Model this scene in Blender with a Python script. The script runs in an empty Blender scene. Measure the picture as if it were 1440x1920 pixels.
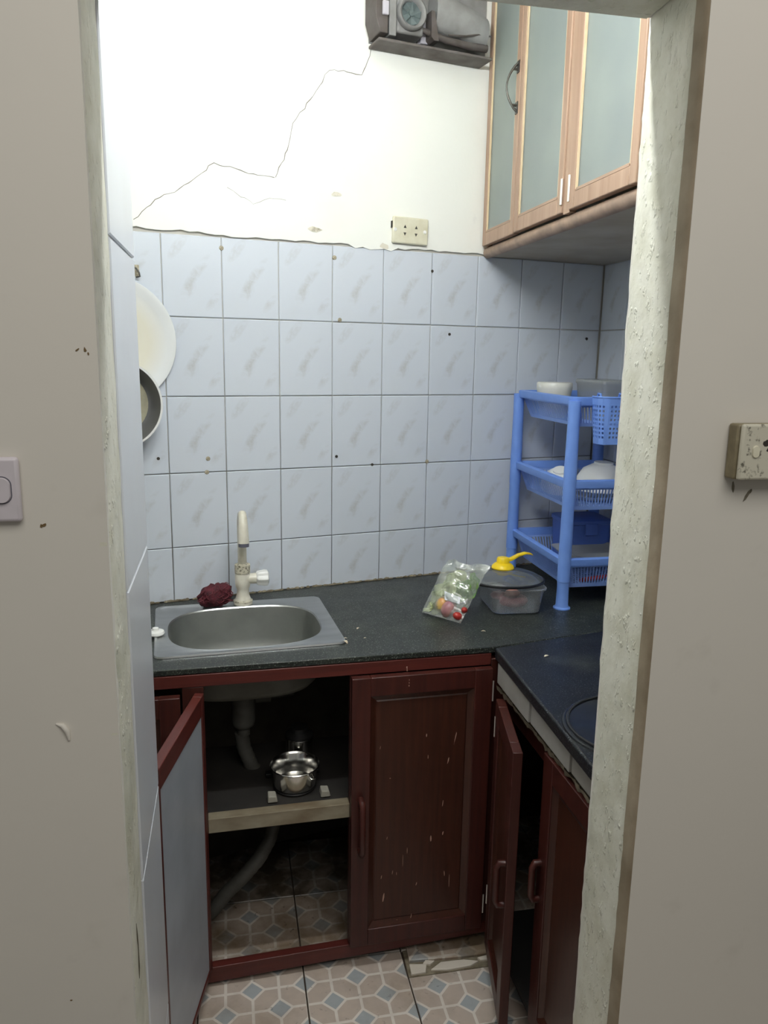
import bpy, bmesh, math, random
from mathutils import Vector, Matrix
random.seed(7)
SC = bpy.context.scene
COL = SC.collection
PI = math.pi

# ------------------------------------------------------------------ camera, world, exposure
CAM = Vector((-0.2737, -2.0659, 1.4672))
F_PX = 1452.77
YAW, PITCH, ROLL = math.radians(23.226), math.radians(-11.544), math.radians(0.959)
fwd = Vector((math.sin(YAW)*math.cos(PITCH), math.cos(YAW)*math.cos(PITCH), math.sin(PITCH)))
rgt = Vector((math.cos(YAW), -math.sin(YAW), 0))
upv = rgt.cross(fwd)
r2 = math.cos(ROLL)*rgt + math.sin(ROLL)*upv
u2 = -math.sin(ROLL)*rgt + math.cos(ROLL)*upv
cd = bpy.data.cameras.new('camera')
cam = bpy.data.objects.new('camera', cd)
COL.objects.link(cam)
mw = Matrix((r2, u2, -fwd)).transposed().to_4x4()
mw.translation = CAM
cam.matrix_world = mw
cd.sensor_fit = 'VERTICAL'
cd.sensor_height = 24.0
cd.lens = F_PX/1920*24.0
cd.clip_start = 0.05
SC.camera = cam

SC.view_settings.view_transform = 'Standard'
SC.view_settings.look = 'None'
SC.view_settings.exposure = 0.0
SC.view_settings.gamma = 1.0
SC.view_settings.use_curve_mapping = False

wd = bpy.data.worlds.new('outer_room_light')
SC.world = wd
wd.use_nodes = True
wd.node_tree.nodes['Background'].inputs[0].default_value = (1.0, 0.985, 0.93, 1)
WORLD_STRENGTH = 0.17
wd.node_tree.nodes['Background'].inputs[1].default_value = WORLD_STRENGTH

LAMP_POWER = 165.0     # emission strength of the fluorescent tube (see tube_lamp)

# added unseen fill light for the outer walls, above and behind the camera
ld = bpy.data.lights.new('outer_fill_light', 'AREA')
ld.shape = 'RECTANGLE'; ld.size = 1.6; ld.size_y = 1.0; ld.energy = 18.5; ld.color = (1.0, .975, .92)
lo = bpy.data.objects.new('outer_fill_light', ld); COL.objects.link(lo)
lo.location = (-0.05, -2.45, 2.60); lo.rotation_euler = (math.radians(22), 0, math.radians(-11.8))

# ------------------------------------------------------------------ frames
AL = math.radians(11.8)                      # side walls are skewed to the back wall
SROT = -AL
EX = Vector((math.cos(AL), -math.sin(AL), 0)); EY = Vector((math.sin(AL), math.cos(AL), 0))
S0 = Vector((CAM.x, CAM.y, 0))
def S(x, y, z=0.0):
    v = S0 + EX*x + EY*y
    return Vector((v.x, v.y, z))
FROT = math.radians(-10.2575)                # front of the back cabinet
F0 = Vector((0.64, -0.598, 0))
FU = Vector((math.cos(FROT), math.sin(FROT), 0)); FV = Vector((-math.sin(FROT), math.cos(FROT), 0))
def Fp(s, d, z=0.0):
    v = F0 + FU*s + FV*d
    return Vector((v.x, v.y, z))

# ------------------------------------------------------------------ materials
def lin(c):
    c /= 255.0
    return c/12.92 if c <= 0.04045 else ((c+0.055)/1.055)**2.4
def rgb(r, g, b): return (lin(r), lin(g), lin(b), 1.0)

class NT:
    def __init__(s, name):
        s.m = bpy.data.materials.new(name); s.m.use_nodes = True
        s.t = s.m.node_tree; s.n = s.t.nodes; s.n.clear()
        s.out = s.n.new('ShaderNodeOutputMaterial')
        s.b = s.n.new('ShaderNodeBsdfPrincipled')
        s.t.links.new(s.b.outputs[0], s.out.inputs[0])
        s._tc = None
    def tc(s):
        if not s._tc: s._tc = s.n.new('ShaderNodeTexCoord')
        return s._tc
    def obj(s): return s.tc().outputs['Object']
    def set(s, inp, val):
        if hasattr(val, 'is_linked') or isinstance(val, bpy.types.NodeSocket): s.t.links.new(val, inp)
        else: inp.default_value = val
    def math(s, op, a, b=0.0, clamp=False):
        n = s.n.new('ShaderNodeMath'); n.operation = op; n.use_clamp = clamp
        s.set(n.inputs[0], a); s.set(n.inputs[1], b); return n.outputs[0]
    def map(s, vec, scale=(1,1,1), rot=(0,0,0), loc=(0,0,0)):
        n = s.n.new('ShaderNodeMapping'); s.set(n.inputs['Vector'], vec)
        n.inputs['Scale'].default_value = scale; n.inputs['Rotation'].default_value = rot; n.inputs['Location'].default_value = loc
        return n.outputs[0]
    def noise(s, vec, scale, detail=3.0, rough=0.55, dist=0.0):
        n = s.n.new('ShaderNodeTexNoise'); s.set(n.inputs['Vector'], vec)
        n.inputs['Scale'].default_value = scale; n.inputs['Detail'].default_value = detail
        n.inputs['Roughness'].default_value = rough; n.inputs['Distortion'].default_value = dist
        return n.outputs['Fac']
    def voro(s, vec, scale, feat='F1', out='Distance'):
        n = s.n.new('ShaderNodeTexVoronoi'); n.feature = feat; s.set(n.inputs['Vector'], vec); n.inputs['Scale'].default_value = scale
        return n.outputs[out]
    def ramp(s, fac, a, b):
        n = s.n.new('ShaderNodeMapRange'); s.set(n.inputs[0], fac)
        n.inputs[1].default_value = a; n.inputs[2].default_value = b; n.clamp = True
        return n.outputs[0]
    def mix(s, fac, a, b):
        n = s.n.new('ShaderNodeMix'); n.data_type = 'RGBA'
        s.set(n.inputs[0], fac); s.set(n.inputs[6], a); s.set(n.inputs[7], b); return n.outputs[2]
    def sep(s, vec):
        n = s.n.new('ShaderNodeSeparateXYZ'); s.set(n.inputs[0], vec); return n.outputs
    def bump(s, h, strength=0.2, dist=0.002):
        n = s.n.new('ShaderNodeBump'); s.set(n.inputs['Height'], h)
        n.inputs['Strength'].default_value = strength; n.inputs['Distance'].default_value = dist
        s.t.links.new(n.outputs[0], s.b.inputs['Normal'])
    def P(s, **k):
        nm = dict(col='Base Color', rough='Roughness', metal='Metallic', spec='Specular IOR Level', trans='Transmission Weight', alpha='Alpha', coat='Coat Weight', ior='IOR', sss='Subsurface Weight')
        for a, v in k.items(): s.set(s.b.inputs[nm[a]], v)
        return s

def simple(name, col, rough=0.5, metal=0.0, col2=None, nscale=8.0, lo=.35, hi=.7, bump=None, spec=0.5, nstretch=(1,1,1)):
    m = NT(name); m.P(rough=rough, metal=metal, spec=spec)
    if col2:
        f = m.ramp(m.noise(m.map(m.obj(), nstretch), nscale, 4), lo, hi)
        m.P(col=m.mix(f, col, col2))
    else: m.P(col=col)
    if bump: m.bump(m.noise(m.obj(), bump[0], 4), bump[1], bump[2] if len(bump) > 2 else .002)
    return m.m

MT = {}
def build_mats():
    # white-washed plaster of the kitchen
    m = NT('kitchen_plaster'); o = m.obj()
    st = m.ramp(m.noise(o, 3.0, 5), .55, .8)
    st2 = m.ramp(m.noise(m.map(o, loc=(5,2,1)), 12, 4), .66, .8)
    c = m.mix(m.math('MULTIPLY', st, .25), rgb(247,247,240), rgb(226,222,200))
    c = m.mix(m.math('MULTIPLY', st2, .25), c, rgb(190,190,185))
    m.P(col=c, rough=.85, spec=.2); m.bump(m.noise(o, 60, 5), .15, .002); MT['plaster'] = m.m
    # old grey-beige paint of the outer room
    m = NT('outer_paint'); o = m.obj()
    st = m.ramp(m.noise(o, 2.2, 5), .4, .75); st2 = m.ramp(m.noise(m.map(o, loc=(3,1,7)), 9, 5), .62, .8)
    c = m.mix(m.math('MULTIPLY', st, .5), rgb(219,214,204), rgb(208,205,197))
    c = m.mix(m.math('MULTIPLY', st2, .3), c, rgb(172,165,152))
    v = m.ramp(m.voro(o, 7.0), .035, .02)
    c = m.mix(m.math('MULTIPLY', m.math('MULTIPLY', v, m.ramp(m.noise(o, 3.1, 2), .6, .66)), .6), c, rgb(95,82,65))
    m.P(col=c, rough=.6, spec=.3); m.bump(m.noise(o, 35, 4), .08, .002); MT['paint'] = m.m
    # cream gloss paint on the jambs, lumpy
    m = NT('jamb_paint'); o = m.obj()
    n1 = m.noise(m.map(o, (1,1,.8)), 26, 5, .6)
    c = m.mix(m.ramp(n1, .4, .72), rgb(222,220,205), rgb(203,200,180))
    c = m.mix(m.math('MULTIPLY', m.ramp(m.noise(m.map(o, loc=(2,3,1)), 7, 4), .55, .75), .5), c, rgb(165,168,148))
    m.P(col=c, rough=.45, spec=.4)
    fl = m.ramp(m.noise(m.map(o, (1,1,.55)), 110, 3), .58, .72)
    h = m.math('ADD', m.math('MULTIPLY', m.noise(o, 40, 5), .8), fl)
    m.bump(h, .55, .003); MT['jamb'] = m.m
    m = NT('corner_brown'); o = m.obj()  # brown-grey tone of the strip along the right jamb's near edge
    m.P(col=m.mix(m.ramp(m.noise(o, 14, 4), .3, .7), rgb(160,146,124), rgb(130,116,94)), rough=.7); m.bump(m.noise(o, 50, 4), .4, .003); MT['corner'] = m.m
    # marbled wall tile
    m = NT('marbled_tile'); o = m.obj()
    s = m.sep(o); x, z = s[0], s[2]
    ri = m.n.new('ShaderNodeObjectInfo').outputs['Random']
    nz = m.noise(m.map(o, (1,1,1)), 34, 4, .6, 1.2)
    def blob(cx, cz, lu, lv, k):
        a = math.radians(52)
        dx = m.math('SUBTRACT', x, cx); dz = m.math('SUBTRACT', z, cz)
        u = m.math('ADD', m.math('MULTIPLY', dx, math.cos(a)/lu), m.math('MULTIPLY', dz, math.sin(a)/lu))
        v = m.math('ADD', m.math('MULTIPLY', dx, -math.sin(a)/lv), m.math('MULTIPLY', dz, math.cos(a)/lv))
        r = m.math('ADD', m.math('MULTIPLY', u, u), m.math('MULTIPLY', v, v))
        g = m.math('MULTIPLY', m.math('SUBTRACT', 1.0, r, True), k)
        return g
    b = m.math('ADD', blob(-.035, .07, .04, .014, .8), blob(.012, .012, .06, .014, 1.0))
    b = m.math('ADD', b, blob(-.012, -.034, .03, .018, .7)); b = m.math('ADD', b, blob(.05, -.06, .03, .012, .8))
    b = m.math('MULTIPLY', b, m.ramp(nz, .34, .66))
    c = m.mix(m.math('MULTIPLY', b, .58), rgb(214,220,229), rgb(178,177,174))
    dz_ = m.ramp(m.noise(m.tc().outputs['Object'], 5, 4), .6, .85)
    c = m.mix(m.math('MULTIPLY', dz_, .10), c, rgb(204,200,184))
    m.P(col=c, rough=.22, spec=.5); MT['tile'] = m.m
    MT['jambtile'] = simple('jamb_tile', rgb(212,216,222), .28, col2=rgb(204,206,210), nscale=3)
    # grout
    m = NT('grout'); o = m.obj(); zz = m.sep(o)[2]
    f = m.math('ADD', m.noise(o, 9, 4), m.ramp(zz, 1.6, .8))
    m.P(col=m.mix(m.ramp(f, .6, 1.35), rgb(200,197,188), rgb(104,98,88)), rough=.9); MT['grout'] = m.m
    # granite
    for nm, c1, c2, c3 in (('granite', rgb(26,29,27), rgb(44,49,45), rgb(140,144,134)), ('granite_blue', rgb(18,19,23), rgb(30,32,37), rgb(120,124,128))):
        m = NT(nm); o = m.obj()
        c = m.mix(m.ramp(m.noise(o, 220, 3), .42, .62), c1, c2)
        c = m.mix(m.math('MULTIPLY', m.ramp(m.noise(m.map(o, loc=(4,4,4)), 330, 2), .6, .68), .75), c, c3)
        du = m.ramp(m.noise(o, 9, 5), .5, .8)
        c = m.mix(m.math('MULTIPLY', du, .22), c, rgb(100,104,90))
        m.P(col=c, rough=m.math('ADD', .22, m.math('MULTIPLY', m.noise(o, 16, 4), .25)), spec=.34); MT[nm] = m.m
    # woods
    def wood(nm, c1, c2, rough, sc=30, gz=(1,1,.05)):
        m = NT(nm); o = m.obj()
        f = m.noise(m.map(o, gz), sc, 5, .6, .6)
        m.P(col=m.mix(m.ramp(f, .32, .7), c1, c2), rough=rough, spec=.4); m.bump(f, .12, .001); MT[nm] = m.m
    wood('mahogany', rgb(72,33,27), rgb(54,24,20), .38, 60)
    wood('mahogany_h', rgb(92,40,34), rgb(72,31,26), .38, 60, (.05,1,1))
    wood('mahogany_panel', rgb(70,37,26), rgb(52,27,19), .35, 80)
    wood('mahogany_dark', rgb(66,30,23), rgb(48,21,16), .4, 60)
    wood('oak', rgb(178,150,128), rgb(156,126,106), .45, 40)
    wood('oak_y', rgb(178,150,128), rgb(158,128,108), .45, 40, (1,.06,1))
    MT['oak_edge'] = simple('oak_light_edge', rgb(224,204,168), .4, col2=rgb(210,186,150), nscale=20)
    MT['bullnose'] = simple('bullnose_wood', rgb(166,140,120), .55, col2=rgb(134,114,100), nscale=25, bump=(80,.2,.001))
    MT['cab_under'] = simple('cabinet_underside', rgb(178,172,160), .7, col2=rgb(160,148,132), nscale=6)
    # frosted glass
    m = NT('frosted_glass'); o = m.obj(); m.P(col=m.mix(m.ramp(m.noise(o, 3, 3), .35, .7), rgb(178,188,182), rgb(160,170,170)), rough=.42, trans=.35, ior=1.3, spec=.5); MT['frosted'] = m.m
    MT['steel'] = simple('brushed_steel', (.50,.51,.51,1), .30, 1.0, col2=(.40,.41,.41,1), nscale=30, nstretch=(.1,1,1))
    MT['basin'] = simple('basin_steel', (.40,.41,.39,1), .48, 1.0, col2=(.33,.34,.32,1), nscale=12)
    MT['steel_dull'] = simple('dull_steel_underside', rgb(112,110,102), .7, 0.1, col2=rgb(92,90,80), nscale=10)
    MT['pot_steel'] = simple('pot_steel', (.7,.69,.66,1), .18, 1.0)
    MT['chrome'] = simple('chrome', (.75,.75,.75,1), .15, 1.0)
    MT['hinge'] = simple('hinge_metal', (.72,.68,.64,1), .35, .8)
    MT['iron'] = simple('dark_handle_metal', rgb(96,94,90), .35, .8)
    MT['black_pan'] = simple('sooty_black_metal', rgb(20,20,21), .5, .2, col2=rgb(34,33,32))
    MT['white_plastic'] = simple('white_plastic', rgb(232,231,222), .32, col2=rgb(216,213,200), nscale=14)
    MT['white_clean'] = simple('clean_white_plastic', rgb(240,240,236), .3)
    MT['faucet'] = simple('faucet_plastic', rgb(226,222,208), .3, col2=rgb(206,200,182), nscale=40)
    MT['scale'] = simple('limescale_band', rgb(206,200,180), .6, col2=rgb(96,88,70), nscale=150, lo=.5, hi=.66, bump=(120,.5,.002))
    MT['ring_grey'] = simple('grey_ring', rgb(96,96,108), .5)
    MT['ivory'] = simple('ivory_plastic', rgb(226,222,200), .38, col2=rgb(212,206,180), nscale=30)
    MT['socket_hole'] = simple('dark_hole', rgb(52,48,42), .8)
    MT['lilac'] = simple('switch_plastic', rgb(214,206,212), .4, col2=rgb(200,194,198), nscale=20)
    m = NT('dirty_socket'); o = m.obj()
    f = m.ramp(m.noise(o, 90, 5, .65), .56, .66); c = m.mix(m.math('MULTIPLY', f, .85), rgb(204,200,182), rgb(66,62,50))
    m.P(col=c, rough=.4); MT['dirty'] = m.m
    MT['socket_side'] = simple('socket_side', rgb(150,140,112), .5, col2=rgb(120,110,86), nscale=40)
    MT['rack'] = simple('blue_plastic', rgb(120,158,232), .38, col2=rgb(112,150,226), nscale=20)
    MT['rack_in'] = simple('blue_basket', rgb(142,172,236), .4, col2=rgb(130,162,228), nscale=20)
    MT['blue_dark'] = simple('deep_blue_plastic', rgb(70,98,172), .4)
    MT['maroon'] = simple('maroon_mesh', rgb(92,24,38), .75, col2=rgb(52,13,24), nscale=90, bump=(140,.8,.004))
    MT['maroon_wire'] = simple('maroon_thread', rgb(104,34,46), .6)
    MT['yellow'] = simple('yellow_plastic', rgb(246,210,24), .35)
    MT['rim_black'] = simple('black_rim', rgb(30,30,32), .3)
    MT['cooktop'] = simple('black_cooktop', rgb(26,28,32), .2, col2=rgb(36,38,42), nscale=60)
    def clear(nm, tint, diff, fac_d, gl=.05, rough=.08):
        m = NT(nm); m.n.remove(m.b)
        tr = m.n.new('ShaderNodeBsdfTransparent'); tr.inputs[0].default_value = tint
        di = m.n.new('ShaderNodeBsdfDiffuse'); di.inputs[0].default_value = diff
        gy = m.n.new('ShaderNodeBsdfGlossy'); gy.inputs['Roughness'].default_value = rough
        a = m.n.new('ShaderNodeMixShader'); a.inputs[0].default_value = fac_d
        m.t.links.new(tr.outputs[0], a.inputs[1]); m.t.links.new(di.outputs[0], a.inputs[2])
        lw = m.n.new('ShaderNodeLayerWeight'); lw.inputs[0].default_value = .35
        f = m.math('ADD', gl, m.math('MULTIPLY', lw.outputs['Fresnel'], .55), True)
        b = m.n.new('ShaderNodeMixShader'); m.t.links.new(f, b.inputs[0])
        m.t.links.new(a.outputs[0], b.inputs[1]); m.t.links.new(gy.outputs[0], b.inputs[2])
        m.t.links.new(b.outputs[0], m.out.inputs[0]); MT[nm] = m.m
    clear('bag_film', (.92,.95,.92,1), (.85,.88,.84,1), .20, .09, .10)
    clear('clear_plastic', (.90,.92,.94,1), (.78,.81,.84,1), .20, .06, .1)
    clear('lid_glass', (.74,.77,.79,1), (.5,.53,.55,1), .16, .08, .05)
    clear('hazy_box', (.8,.82,.82,1), (.62,.63,.62,1), .4, .05, .2)
    MT['meat'] = simple('raw_meat', rgb(150,70,74), .35, col2=rgb(206,150,140), nscale=26, bump=(60,.4,.003))
    MT['skin_meat'] = simple('fatty_meat', rgb(214,160,140), .4, col2=rgb(190,110,100), nscale=30)
    MT['lettuce'] = simple('green_leaf', rgb(74,122,44), .5, col2=rgb(120,156,74), nscale=50, bump=(60,.6,.003))
    MT['cabbage'] = simple('pale_leaf', rgb(184,196,140), .5, col2=rgb(206,212,166), nscale=30, bump=(50,.5,.003))
    MT['onion'] = simple('shallot_skin', rgb(142,88,106), .35, col2=rgb(196,150,140), nscale=30, nstretch=(1,1,.3))
    MT['mango'] = simple('yellow_orange_skin', rgb(206,142,84), .4, col2=rgb(196,180,104), nscale=22)
    MT['tomato'] = simple('red_skin', rgb(164,46,40), .3)
    MT['paper'] = simple('white_paper', rgb(236,238,244), .6)
    MT['ink'] = simple('label_ink', rgb(150,154,170), .7)
    MT['peel'] = simple('onion_peel', rgb(236,228,206), .6, col2=rgb(206,176,130), nscale=200)
    MT['tray'] = NT('tray_plastic').P(rough=.42).m
    m = NT('tray_print'); s = m.sep(m.obj()); r = m.math('SQRT', m.math('ADD', m.math('MULTIPLY', s[0], s[0]), m.math('MULTIPLY', s[2], s[2])))
    m.P(col=m.mix(m.ramp(r, .09, .135), rgb(226,222,206), rgb(228,230,230)), rough=.42); MT['tray'] = m.m
    MT['pan_in'] = simple('grey_nonstick', rgb(104,104,104), .4, .1, col2=rgb(92,92,92))
    MT['pan_base'] = simple('worn_pan_base', rgb(176,170,146), .5, col2=rgb(150,146,126), nscale=20)
    MT['pan_rim'] = simple('white_enamel', rgb(232,232,230), .25)
    MT['vent'] = simple('dusty_grey_metal', rgb(150,150,149), .6, .1, col2=rgb(120,118,116), nscale=14)
    MT['vent_dark'] = simple('dusty_dark_metal', rgb(92,86,84), .7, 0, col2=rgb(70,62,56), nscale=20)
    MT['vent_ledge'] = simple('dusty_ledge', rgb(112,106,104), .7, 0, col2=rgb(78,70,64), nscale=16)
    MT['vent_pale'] = simple('dusty_pale_panel', rgb(186,182,190), .6)
    MT['vent_hole'] = simple('fan_throat', rgb(84,96,96), .6)
    MT['chip_plaster'] = simple('chipped_plaster', rgb(226,220,204), .9, col2=rgb(150,142,118), nscale=60, lo=.5, hi=.7)
    MT['chip_brown'] = simple('brown_paint_chip', rgb(112,92,60), .8)
    MT['smudge'] = simple('grey_smudge', rgb(140,134,116), .7, col2=rgb(110,104,88), nscale=90)
    MT['corner_gap'] = simple('jamb_crack_gap', rgb(96,90,74), .9)
    MT['crack'] = simple('crack_gap', rgb(120,116,106), .9)
    MT['hole'] = simple('drill_hole_dark', rgb(60,56,50), .9)
    MT['plug'] = simple('wall_plug', rgb(190,182,160), .6, col2=rgb(120,108,84), nscale=200)
    MT['cabinet_white'] = simple('white_laminate', rgb(176,182,190), .4, col2=rgb(150,156,164), nscale=4)
    MT['shelf_front'] = simple('dirty_white_shelf', rgb(142,134,114), .65, col2=rgb(98,80,56), nscale=16, nstretch=(.5,1,1))
    MT['interior'] = simple('dark_cabinet_inside', rgb(34,30,27), .85, col2=rgb(24,21,19))  # inside boards near black: shade of the cabinets put into the colour
    MT['shelf_shade'] = simple('shaded_dark_board', rgb(38,34,30), .85, col2=rgb(24,22,20), nscale=10)  # shelf board behind its front edge, shade painted in as a near-black colour
    MT['pvc'] = simple('grey_drain_pipe', rgb(88,87,82), .6, col2=rgb(64,62,56), nscale=16)
    MT['mortar'] = simple('crumbling_mortar', rgb(140,130,110), .95, col2=rgb(92,80,60), nscale=30, bump=(70,.8,.005))
    MT['lower_wall'] = simple('bare_lower_wall', rgb(70,66,58), .95, col2=rgb(44,40,34), nscale=8)  # wall under the worktop, colour darkened to carry the shade inside the cabinet
    MT['edge_tile'] = simple('edge_tile', rgb(164,161,156), .4, col2=rgb(142,138,130), nscale=10)
    MT['chip'] = simple('chipped_paint', rgb(176,140,124), .7)
    MT['cloth'] = simple('grey_white_rag', rgb(150,146,134), .8)
    # floor tile with printed octagon and diamond pattern
    for nm, dirt in (('floor_tile', .5), ('floor_tile_worn', .86), ('floor_tile_dirty_shaded', 1.0)):
        m = NT(nm); o = m.obj(); s = m.sep(o); g = .0615
        u = m.math('DIVIDE', s[0], g); v = m.math('DIVIDE', s[1], g)
        p = m.math('MULTIPLY', m.math('ADD', u, v), .5); q = m.math('MULTIPLY', m.math('SUBTRACT', u, v), .5)
        fr = lambda t: m.math('ABSOLUTE', m.math('SUBTRACT', m.math('FRACT', t), .5))
        dd = m.math('MAXIMUM', fr(p), fr(q))            # 0 at the diamond centres
        ln = lambda t: m.math('SUBTRACT', .5, fr(m.math('ADD', t, 0.0)))
        gu = m.math('MINIMUM', ln(u), ln(v))            # 0 on the grid lines
        base = m.mix(m.ramp(m.noise(o, 30, 3), .3, .7), rgb(196,180,166), rgb(186,172,160))
        line = m.math('LESS_THAN', gu, .055)
        c = m.mix(line, base, rgb(222,214,204))
        c = m.mix(m.math('LESS_THAN', dd, .262), c, rgb(224,216,206))
        c = m.mix(m.math('LESS_THAN', dd, .195), c, m.mix(m.noise(o, 60, 3), rgb(158,163,166), rgb(176,180,180)))
        n1 = m.noise(m.map(o, loc=(1,2,3)), 11, 6, .65)
        geo = m.n.new('ShaderNodeNewGeometry')
        n2 = m.noise(geo.outputs['Position'], 6, 5, .6)
        f = m.math('MULTIPLY', m.ramp(n2, .62-.34*dirt, .9-.32*dirt), min(.95, 1.0*dirt))
        c = m.mix(f, c, rgb(112,92,66) if dirt < .9 else rgb(72,62,48))  # brown dirt; the darkest set also holds the shade deep in the cabinet
        f2 = m.math('MULTIPLY', m.ramp(m.noise(geo.outputs['Position'], 45, 3), .64, .72), dirt*.8)
        c = m.mix(f2, c, rgb(60,46,32))
        m.P(col=c, rough=.35); MT[nm] = m.m
    MT['floor_grout'] = simple('dirty_floor_grout', rgb(72,58,46), .95, col2=rgb(48,38,30), nscale=20)
    MT['shard'] = simple('broken_tile_shard', rgb(214,204,190), .4)
build_mats()
e = NT('tube_glow'); e.n.remove(e.b)
em = e.n.new('ShaderNodeEmission'); em.inputs[0].default_value = (.94, .985, 1.0, 1); em.inputs[1].default_value = LAMP_POWER
e.t.links.new(em.outputs[0], e.out.inputs[0]); MT['glow'] = e.m

# ------------------------------------------------------------------ mesh builder
class MB:
    def __init__(s): s.v = []; s.f = []; s.mi = []
    def face(s, idx, m=0): s.f.append(tuple(idx)); s.mi.append(m)
    def add(s, vs, fs, m=0):
        o = len(s.v); s.v += [tuple(p) for p in vs]
        for f in fs: s.face([i+o for i in f], m)
    def box(s, x0, x1, y0, y1, z0, z1, m=0):
        s.add([(x0,y0,z0),(x1,y0,z0),(x1,y1,z0),(x0,y1,z0),(x0,y0,z1),(x1,y0,z1),(x1,y1,z1),(x0,y1,z1)],
              [(0,3,2,1),(4,5,6,7),(0,1,5,4),(1,2,6,5),(2,3,7,6),(3,0,4,7)], m); return s
    def prism(s, poly, a, b, axis='z', m=0):
        n = len(poly)
        def mk(p, t): return (p[0], p[1], t) if axis == 'z' else ((p[0], t, p[1]) if axis == 'y' else (t, p[0], p[1]))
        vs = [mk(p, a) for p in poly] + [mk(p, b) for p in poly]
        fs = [tuple(range(n))[::-1], tuple(range(n, 2*n))] + [(i, (i+1) % n, n+(i+1) % n, n+i) for i in range(n)]
        s.add(vs, fs, m); return s
    def rings(s, rings, cap0=False, cap1=False, closed=True, m=0):
        o = len(s.v); n = len(rings[0])
        for r in rings: s.v += [tuple(p) for p in r]
        for i in range(len(rings)-1):
            for j in range(n if closed else n-1):
                k = (j+1) % n
                s.face((o+i*n+j, o+i*n+k, o+(i+1)*n+k, o+(i+1)*n+j), m)
        if cap0: s.face([o+j for j in range(n)][::-1], m)
        if cap1: s.face([o+(len(rings)-1)*n+j for j in range(n)], m)
        return s
    def lathe(s, prof, c=(0,0,0), axis='z', n=24, cap0=False, cap1=False, m=0):
        R = []
        for r, h in prof:
            ring = []
            for j in range(n):
                a = 2*PI*j/n; ca, sa = r*math.cos(a), r*math.sin(a)
                p = (ca, sa, h) if axis == 'z' else ((ca, h, sa) if axis == 'y' else (h, ca, sa))
                ring.append((c[0]+p[0], c[1]+p[1], c[2]+p[2]))
            R.append(ring)
        return s.rings(R, cap0, cap1, True, m)
    def tube(s, pts, r, n=8, cap=True, m=0, closed=False):
        pts = [Vector(p) for p in pts]; R = []; N = len(pts)
        rr = r if isinstance(r, (list, tuple)) else [r]*N
        ref = None
        for i, p in enumerate(pts):
            if closed: t = pts[(i+1) % N]-pts[i-1]
            else: t = pts[min(i+1, N-1)]-pts[max(i-1, 0)]
            if t.length < 1e-9: t = Vector((0,0,1))
            t.normalize()
            if ref is None:
                ref = Vector((0,0,1)) if abs(t.z) < .9 else Vector((1,0,0))
            a = (ref - t*ref.dot(t)).normalized(); b = t.cross(a); ref = a
            R.append([p + a*(rr[i]*math.cos(2*PI*j/n)) + b*(rr[i]*math.sin(2*PI*j/n)) for j in range(n)])
        if closed: R.append(R[0])
        return s.rings(R, cap and not closed, cap and not closed, True, m)
    def ball(s, c, rx, ry, rz, nu=12, nv=16, jit=0.0, rot=None, m=0):
        R = []
        for i in range(nu+1):
            t = PI*i/nu; t = min(max(t, .03), PI-.03)
            ring = []
            for j in range(nv):
                a = 2*PI*j/nv; k = 1+random.uniform(-jit, jit)
                p = Vector((rx*math.sin(t)*math.cos(a)*k, ry*math.sin(t)*math.sin(a)*k, -rz*math.cos(t)*k))
                if rot: p = rot @ p
                ring.append((c[0]+p.x, c[1]+p.y, c[2]+p.z))
            R.append(ring)
        return s.rings(R, True, True, True, m)
    def xf(s, M, start=0):
        for i in range(start, len(s.v)): s.v[i] = tuple(M @ Vector(s.v[i]))
        return s
    def mesh(s, name, mats, smooth=None):
        me = bpy.data.meshes.new(name); me.from_pydata(s.v, [], s.f)
        for mm in (mats if isinstance(mats, (list, tuple)) else [mats]): me.materials.append(MT[mm])
        me.polygons.foreach_set('material_index', s.mi)
        bm = bmesh.new(); bm.from_mesh(me); bmesh.ops.recalc_face_normals(bm, faces=bm.faces[:]); bm.to_mesh(me); bm.free()
        if smooth is not None:
            me.polygons.foreach_set('use_smooth', [True]*len(me.polygons))
            if smooth < 170: me.set_sharp_from_angle(angle=math.radians(smooth))
        me.update(); return me
    def build(s, name, mats, parent=None, smooth=None, bevel=None, seg=2, loc=None, rot=None, solid=None):
        o = bpy.data.objects.new(name, s.mesh(name, mats, 40 if (bevel and smooth is None) else smooth)); COL.objects.link(o)
        if parent: o.parent = parent
        if loc is not None: o.location = loc
        if rot is not None: o.rotation_euler = rot
        if solid:
            md = o.modifiers.new('thickness', 'SOLIDIFY'); md.thickness = solid; md.offset = 0
        if bevel:
            md = o.modifiers.new('bevel', 'BEVEL'); md.width = bevel; md.segments = seg; md.limit_method = 'ANGLE'; md.angle_limit = math.radians(40)
            if smooth is None: o.data.polygons.foreach_set('use_smooth', [True]*len(o.data.polygons))
        return o
def inst(o, parent, loc, rot=(0,0,0), name=None):
    c = o.copy(); COL.objects.link(c); c.parent = parent; c.location = loc; c.rotation_euler = rot; return c
def tag(o, label, cat, group=None):
    o['label'] = label; o['category'] = cat
    if group: o['group'] = group
    return o
def thing(name, label, cat, loc=(0,0,0), rotz=0.0, group=None, rot=None):
    o = bpy.data.objects.new(name, None); COL.objects.link(o)
    o.location = loc; o.rotation_euler = rot if rot else (0, 0, rotz); o.empty_display_size = .05
    return tag(o, label, cat, group)
def struct(mb, name, mats, label, cat, bevel=None, S_frame=False, smooth=None):
    o = mb.build(name, mats, None, smooth, bevel)
    if S_frame: o.location = (S0.x, S0.y, 0); o.rotation_euler = (0, 0, SROT)
    o['kind'] = 'structure'; o['label'] = label; o['category'] = cat
    return o

# ------------------------------------------------------------------ room shell
ZT = 1.751; TW, TH = .15, .2004
CEIL = 2.62
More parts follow.
